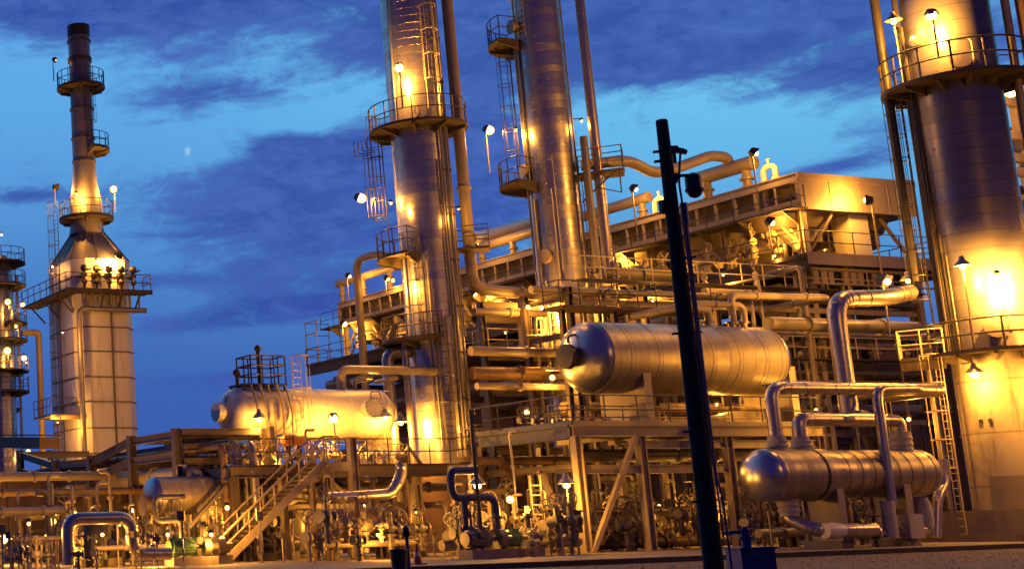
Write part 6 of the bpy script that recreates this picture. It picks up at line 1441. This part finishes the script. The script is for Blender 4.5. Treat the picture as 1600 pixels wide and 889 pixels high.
# cream vessel
p = aY(405, 654, UY - ur - .8); pendant(p, 'shaded lamp under the top frame of the cream vessel', 900, br=.2, stem=(.0, .0, .5), post=1.9)
p = aY(521, 653, UY - ur - 1.4); flood(p, 'blazing floodlight on a post before the cream vessel', 2300, aim=(.05, .1, -1), pole=2.1, br=.34, size=.7)
p = aY(602, 652, UY - ur - .5); pendant(p, 'shaded lamp near the bolted manhole of the cream vessel', 1100, br=.2, post=2.2)
p = aY(430, 715, UY - 2.6); jar(p, 'lamp low on the deck in front of the cream vessel', 500, arm=(0, .3, .2), br=.09)
# ground and under deck lamps; those among the front left pipes are added fill
for px, py, Y, w, br, lab in ((312, 806, 57.4, 1300, .30, 'glaring lamp under the deck by the blue ended vessel'), (355, 793, 53.6, 1900, .16, 'small lamp on the column left of the stair'), (208, 797, 60, 500, .16, 'lamp above the bend of the bright looping pipe'), (82, 815, 60.5, 900, .28, 'bright lamp at the second rack column'), (117, 802, 60, 500, .18, 'lamp beside the dark upright drum'), (73, 838, 62, 500, .18, 'low lamp between the first two rack columns'), (135, 828, 61, 700, .2, 'lamp behind the dark upright drum'), (185, 823, 61.5, 700, .25, 'low wide lamp beneath the bright looping pipe'),
                              (5, 842, 66, 1100, .36, 'glaring lamp at ground level on the frame edge'), (18, 838, 68, 700, .22, 'lamp just right of the glaring one at the frame edge'), (45, 818, 52, 650, .12, 'added fill lamp behind the outermost rack column'), (160, 835, 52, 650, .12, 'added fill lamp between the dark motor pump and the looping pipe'), (262, 835, 52.5, 750, .12, 'added fill lamp under the small grey square pipe loop'), (330, 835, 51, 750, .12, 'added fill lamp beside the green pumps at the stair foot'), (110, 850, 51.5, 900, .1, 'lowest added fill lamp among the front left pipes'), (240, 858, 51.5, 900, .1, 'low added fill lamp among the front pipes left of the stair'), (590, 835, 49.5, 900, .1, 'low lamp in front of the dark brown drum'), (492, 800, 55.5, 600, .1, 'lamp behind the small dark brown drum'), (440, 800, 56.5, 800, .16, 'lamp behind the stair under the deck'), (568, 790, 54.5, 700, .14, 'lamp under the deck above the dark brown drum'), (650, 800, 51.5, 150, .07, 'tiny lamp left of the tower skirt'),
                              (797, 780, 47.5, 1300, .24, 'bright bare lamp among valves right of the blue stepped pipe'), (1105, 790, 53, 600, .12, 'lamp deep behind the black pole at ground level'), (955, 786, 53.5, 500, .12, 'lamp deep behind the diagonal brace'), (1030, 790, 53.5, 500, .12, 'lamp deep behind the second platform column'), (1165, 770, 51.5, 800, .15, 'lamp behind the rounded end of the heat exchanger'), (823, 644, 56.5, 900, .2, 'lamp above the dark side girder'), (863, 590, 57, 900, .22, 'lamp left of the large vessel under its manhole'), (825, 480, 59, 900, .18, 'lamp on a post between the slim towers'),
                              (995, 597, PY0 + 3.5, 600, .14, 'lamp on the belly of the large vessel'), (1120, 632, PY0 + 3.9, 800, .1, 'lamp on the platform by the pale sloping box'), (1420, 655, 46.5, 700, .14, 'lamp behind the right nozzle of the heat exchanger'), (1275, 640, 50, 600, .1, 'lamp behind the clad bridge pipe'), (720, 600, 61, 400, .08, 'lamp between the slimmer tower and the steel frame'), (790, 520, 64.5, 900, .1, 'lamp on the landing of the middle steel frame'), (1130, 430, 56, 900, .1, 'lamp under the cooler over the large vessel'), (1020, 470, 57, 700, .1, 'lamp above the large vessel behind the walkway'), (1210, 400, 57, 600, .1, 'lamp among the cooler deck valves nearer the tower')):
    jar(aY(px, py, Y), lab, w * .7, arm=(0, .25, .15), br=br)
for px, py, Y, w, lab, post in ((746, 757, 48, 1500, 'wide shaded lamp over the blue stepped pipe', 2.0), (885, 756, 48.4, 1500, 'wide shaded lamp above the dark control boxes', 2.2)):
    pendant(aY(px, py, Y), lab, w, br=.24, R=.36, post=post)
# street lamps beyond the frame that light the kerb side (posts stand on the slab and the gravel)
def street(x, y, h, w, label, aim):
    z = gz(x, y); t = thing('street_lamp', label, 'street lamp', (x, y, z), 'street lamps along the kerb')
    a = V(*aim, 0); a = a / np.linalg.norm(a)
    MB().pipe([(x, y, z), (x, y, z + h), V(x, y, z + h + .4) + a * 1.6], .08, .6, 10).build('pole', 'galv', t)
    e = V(x, y, z + h + .4) + a * 1.9
    MB().bar(e - a * .4, e + a * .35, .3, .14).build('lamp_housing', 'dark_steel', t)
    MB().sphere(e - V(0, 0, .1), .16, 12, 6, .6).build('bulb', 'bulb', t)
    add_light(t, e - V(0, 0, .42), w, .2)
street(66.5, 33.5, 9, 5000, 'street lamp on the gravel beyond the great tower', (-.6, .4))
street(47, 13.0, 15, 7500, 'tall street lamp on the gravel strip that lights the vessels from the kerb side', (.3, .9))
for o in bpy.data.objects:
    if '_o' in o: del o['_o']
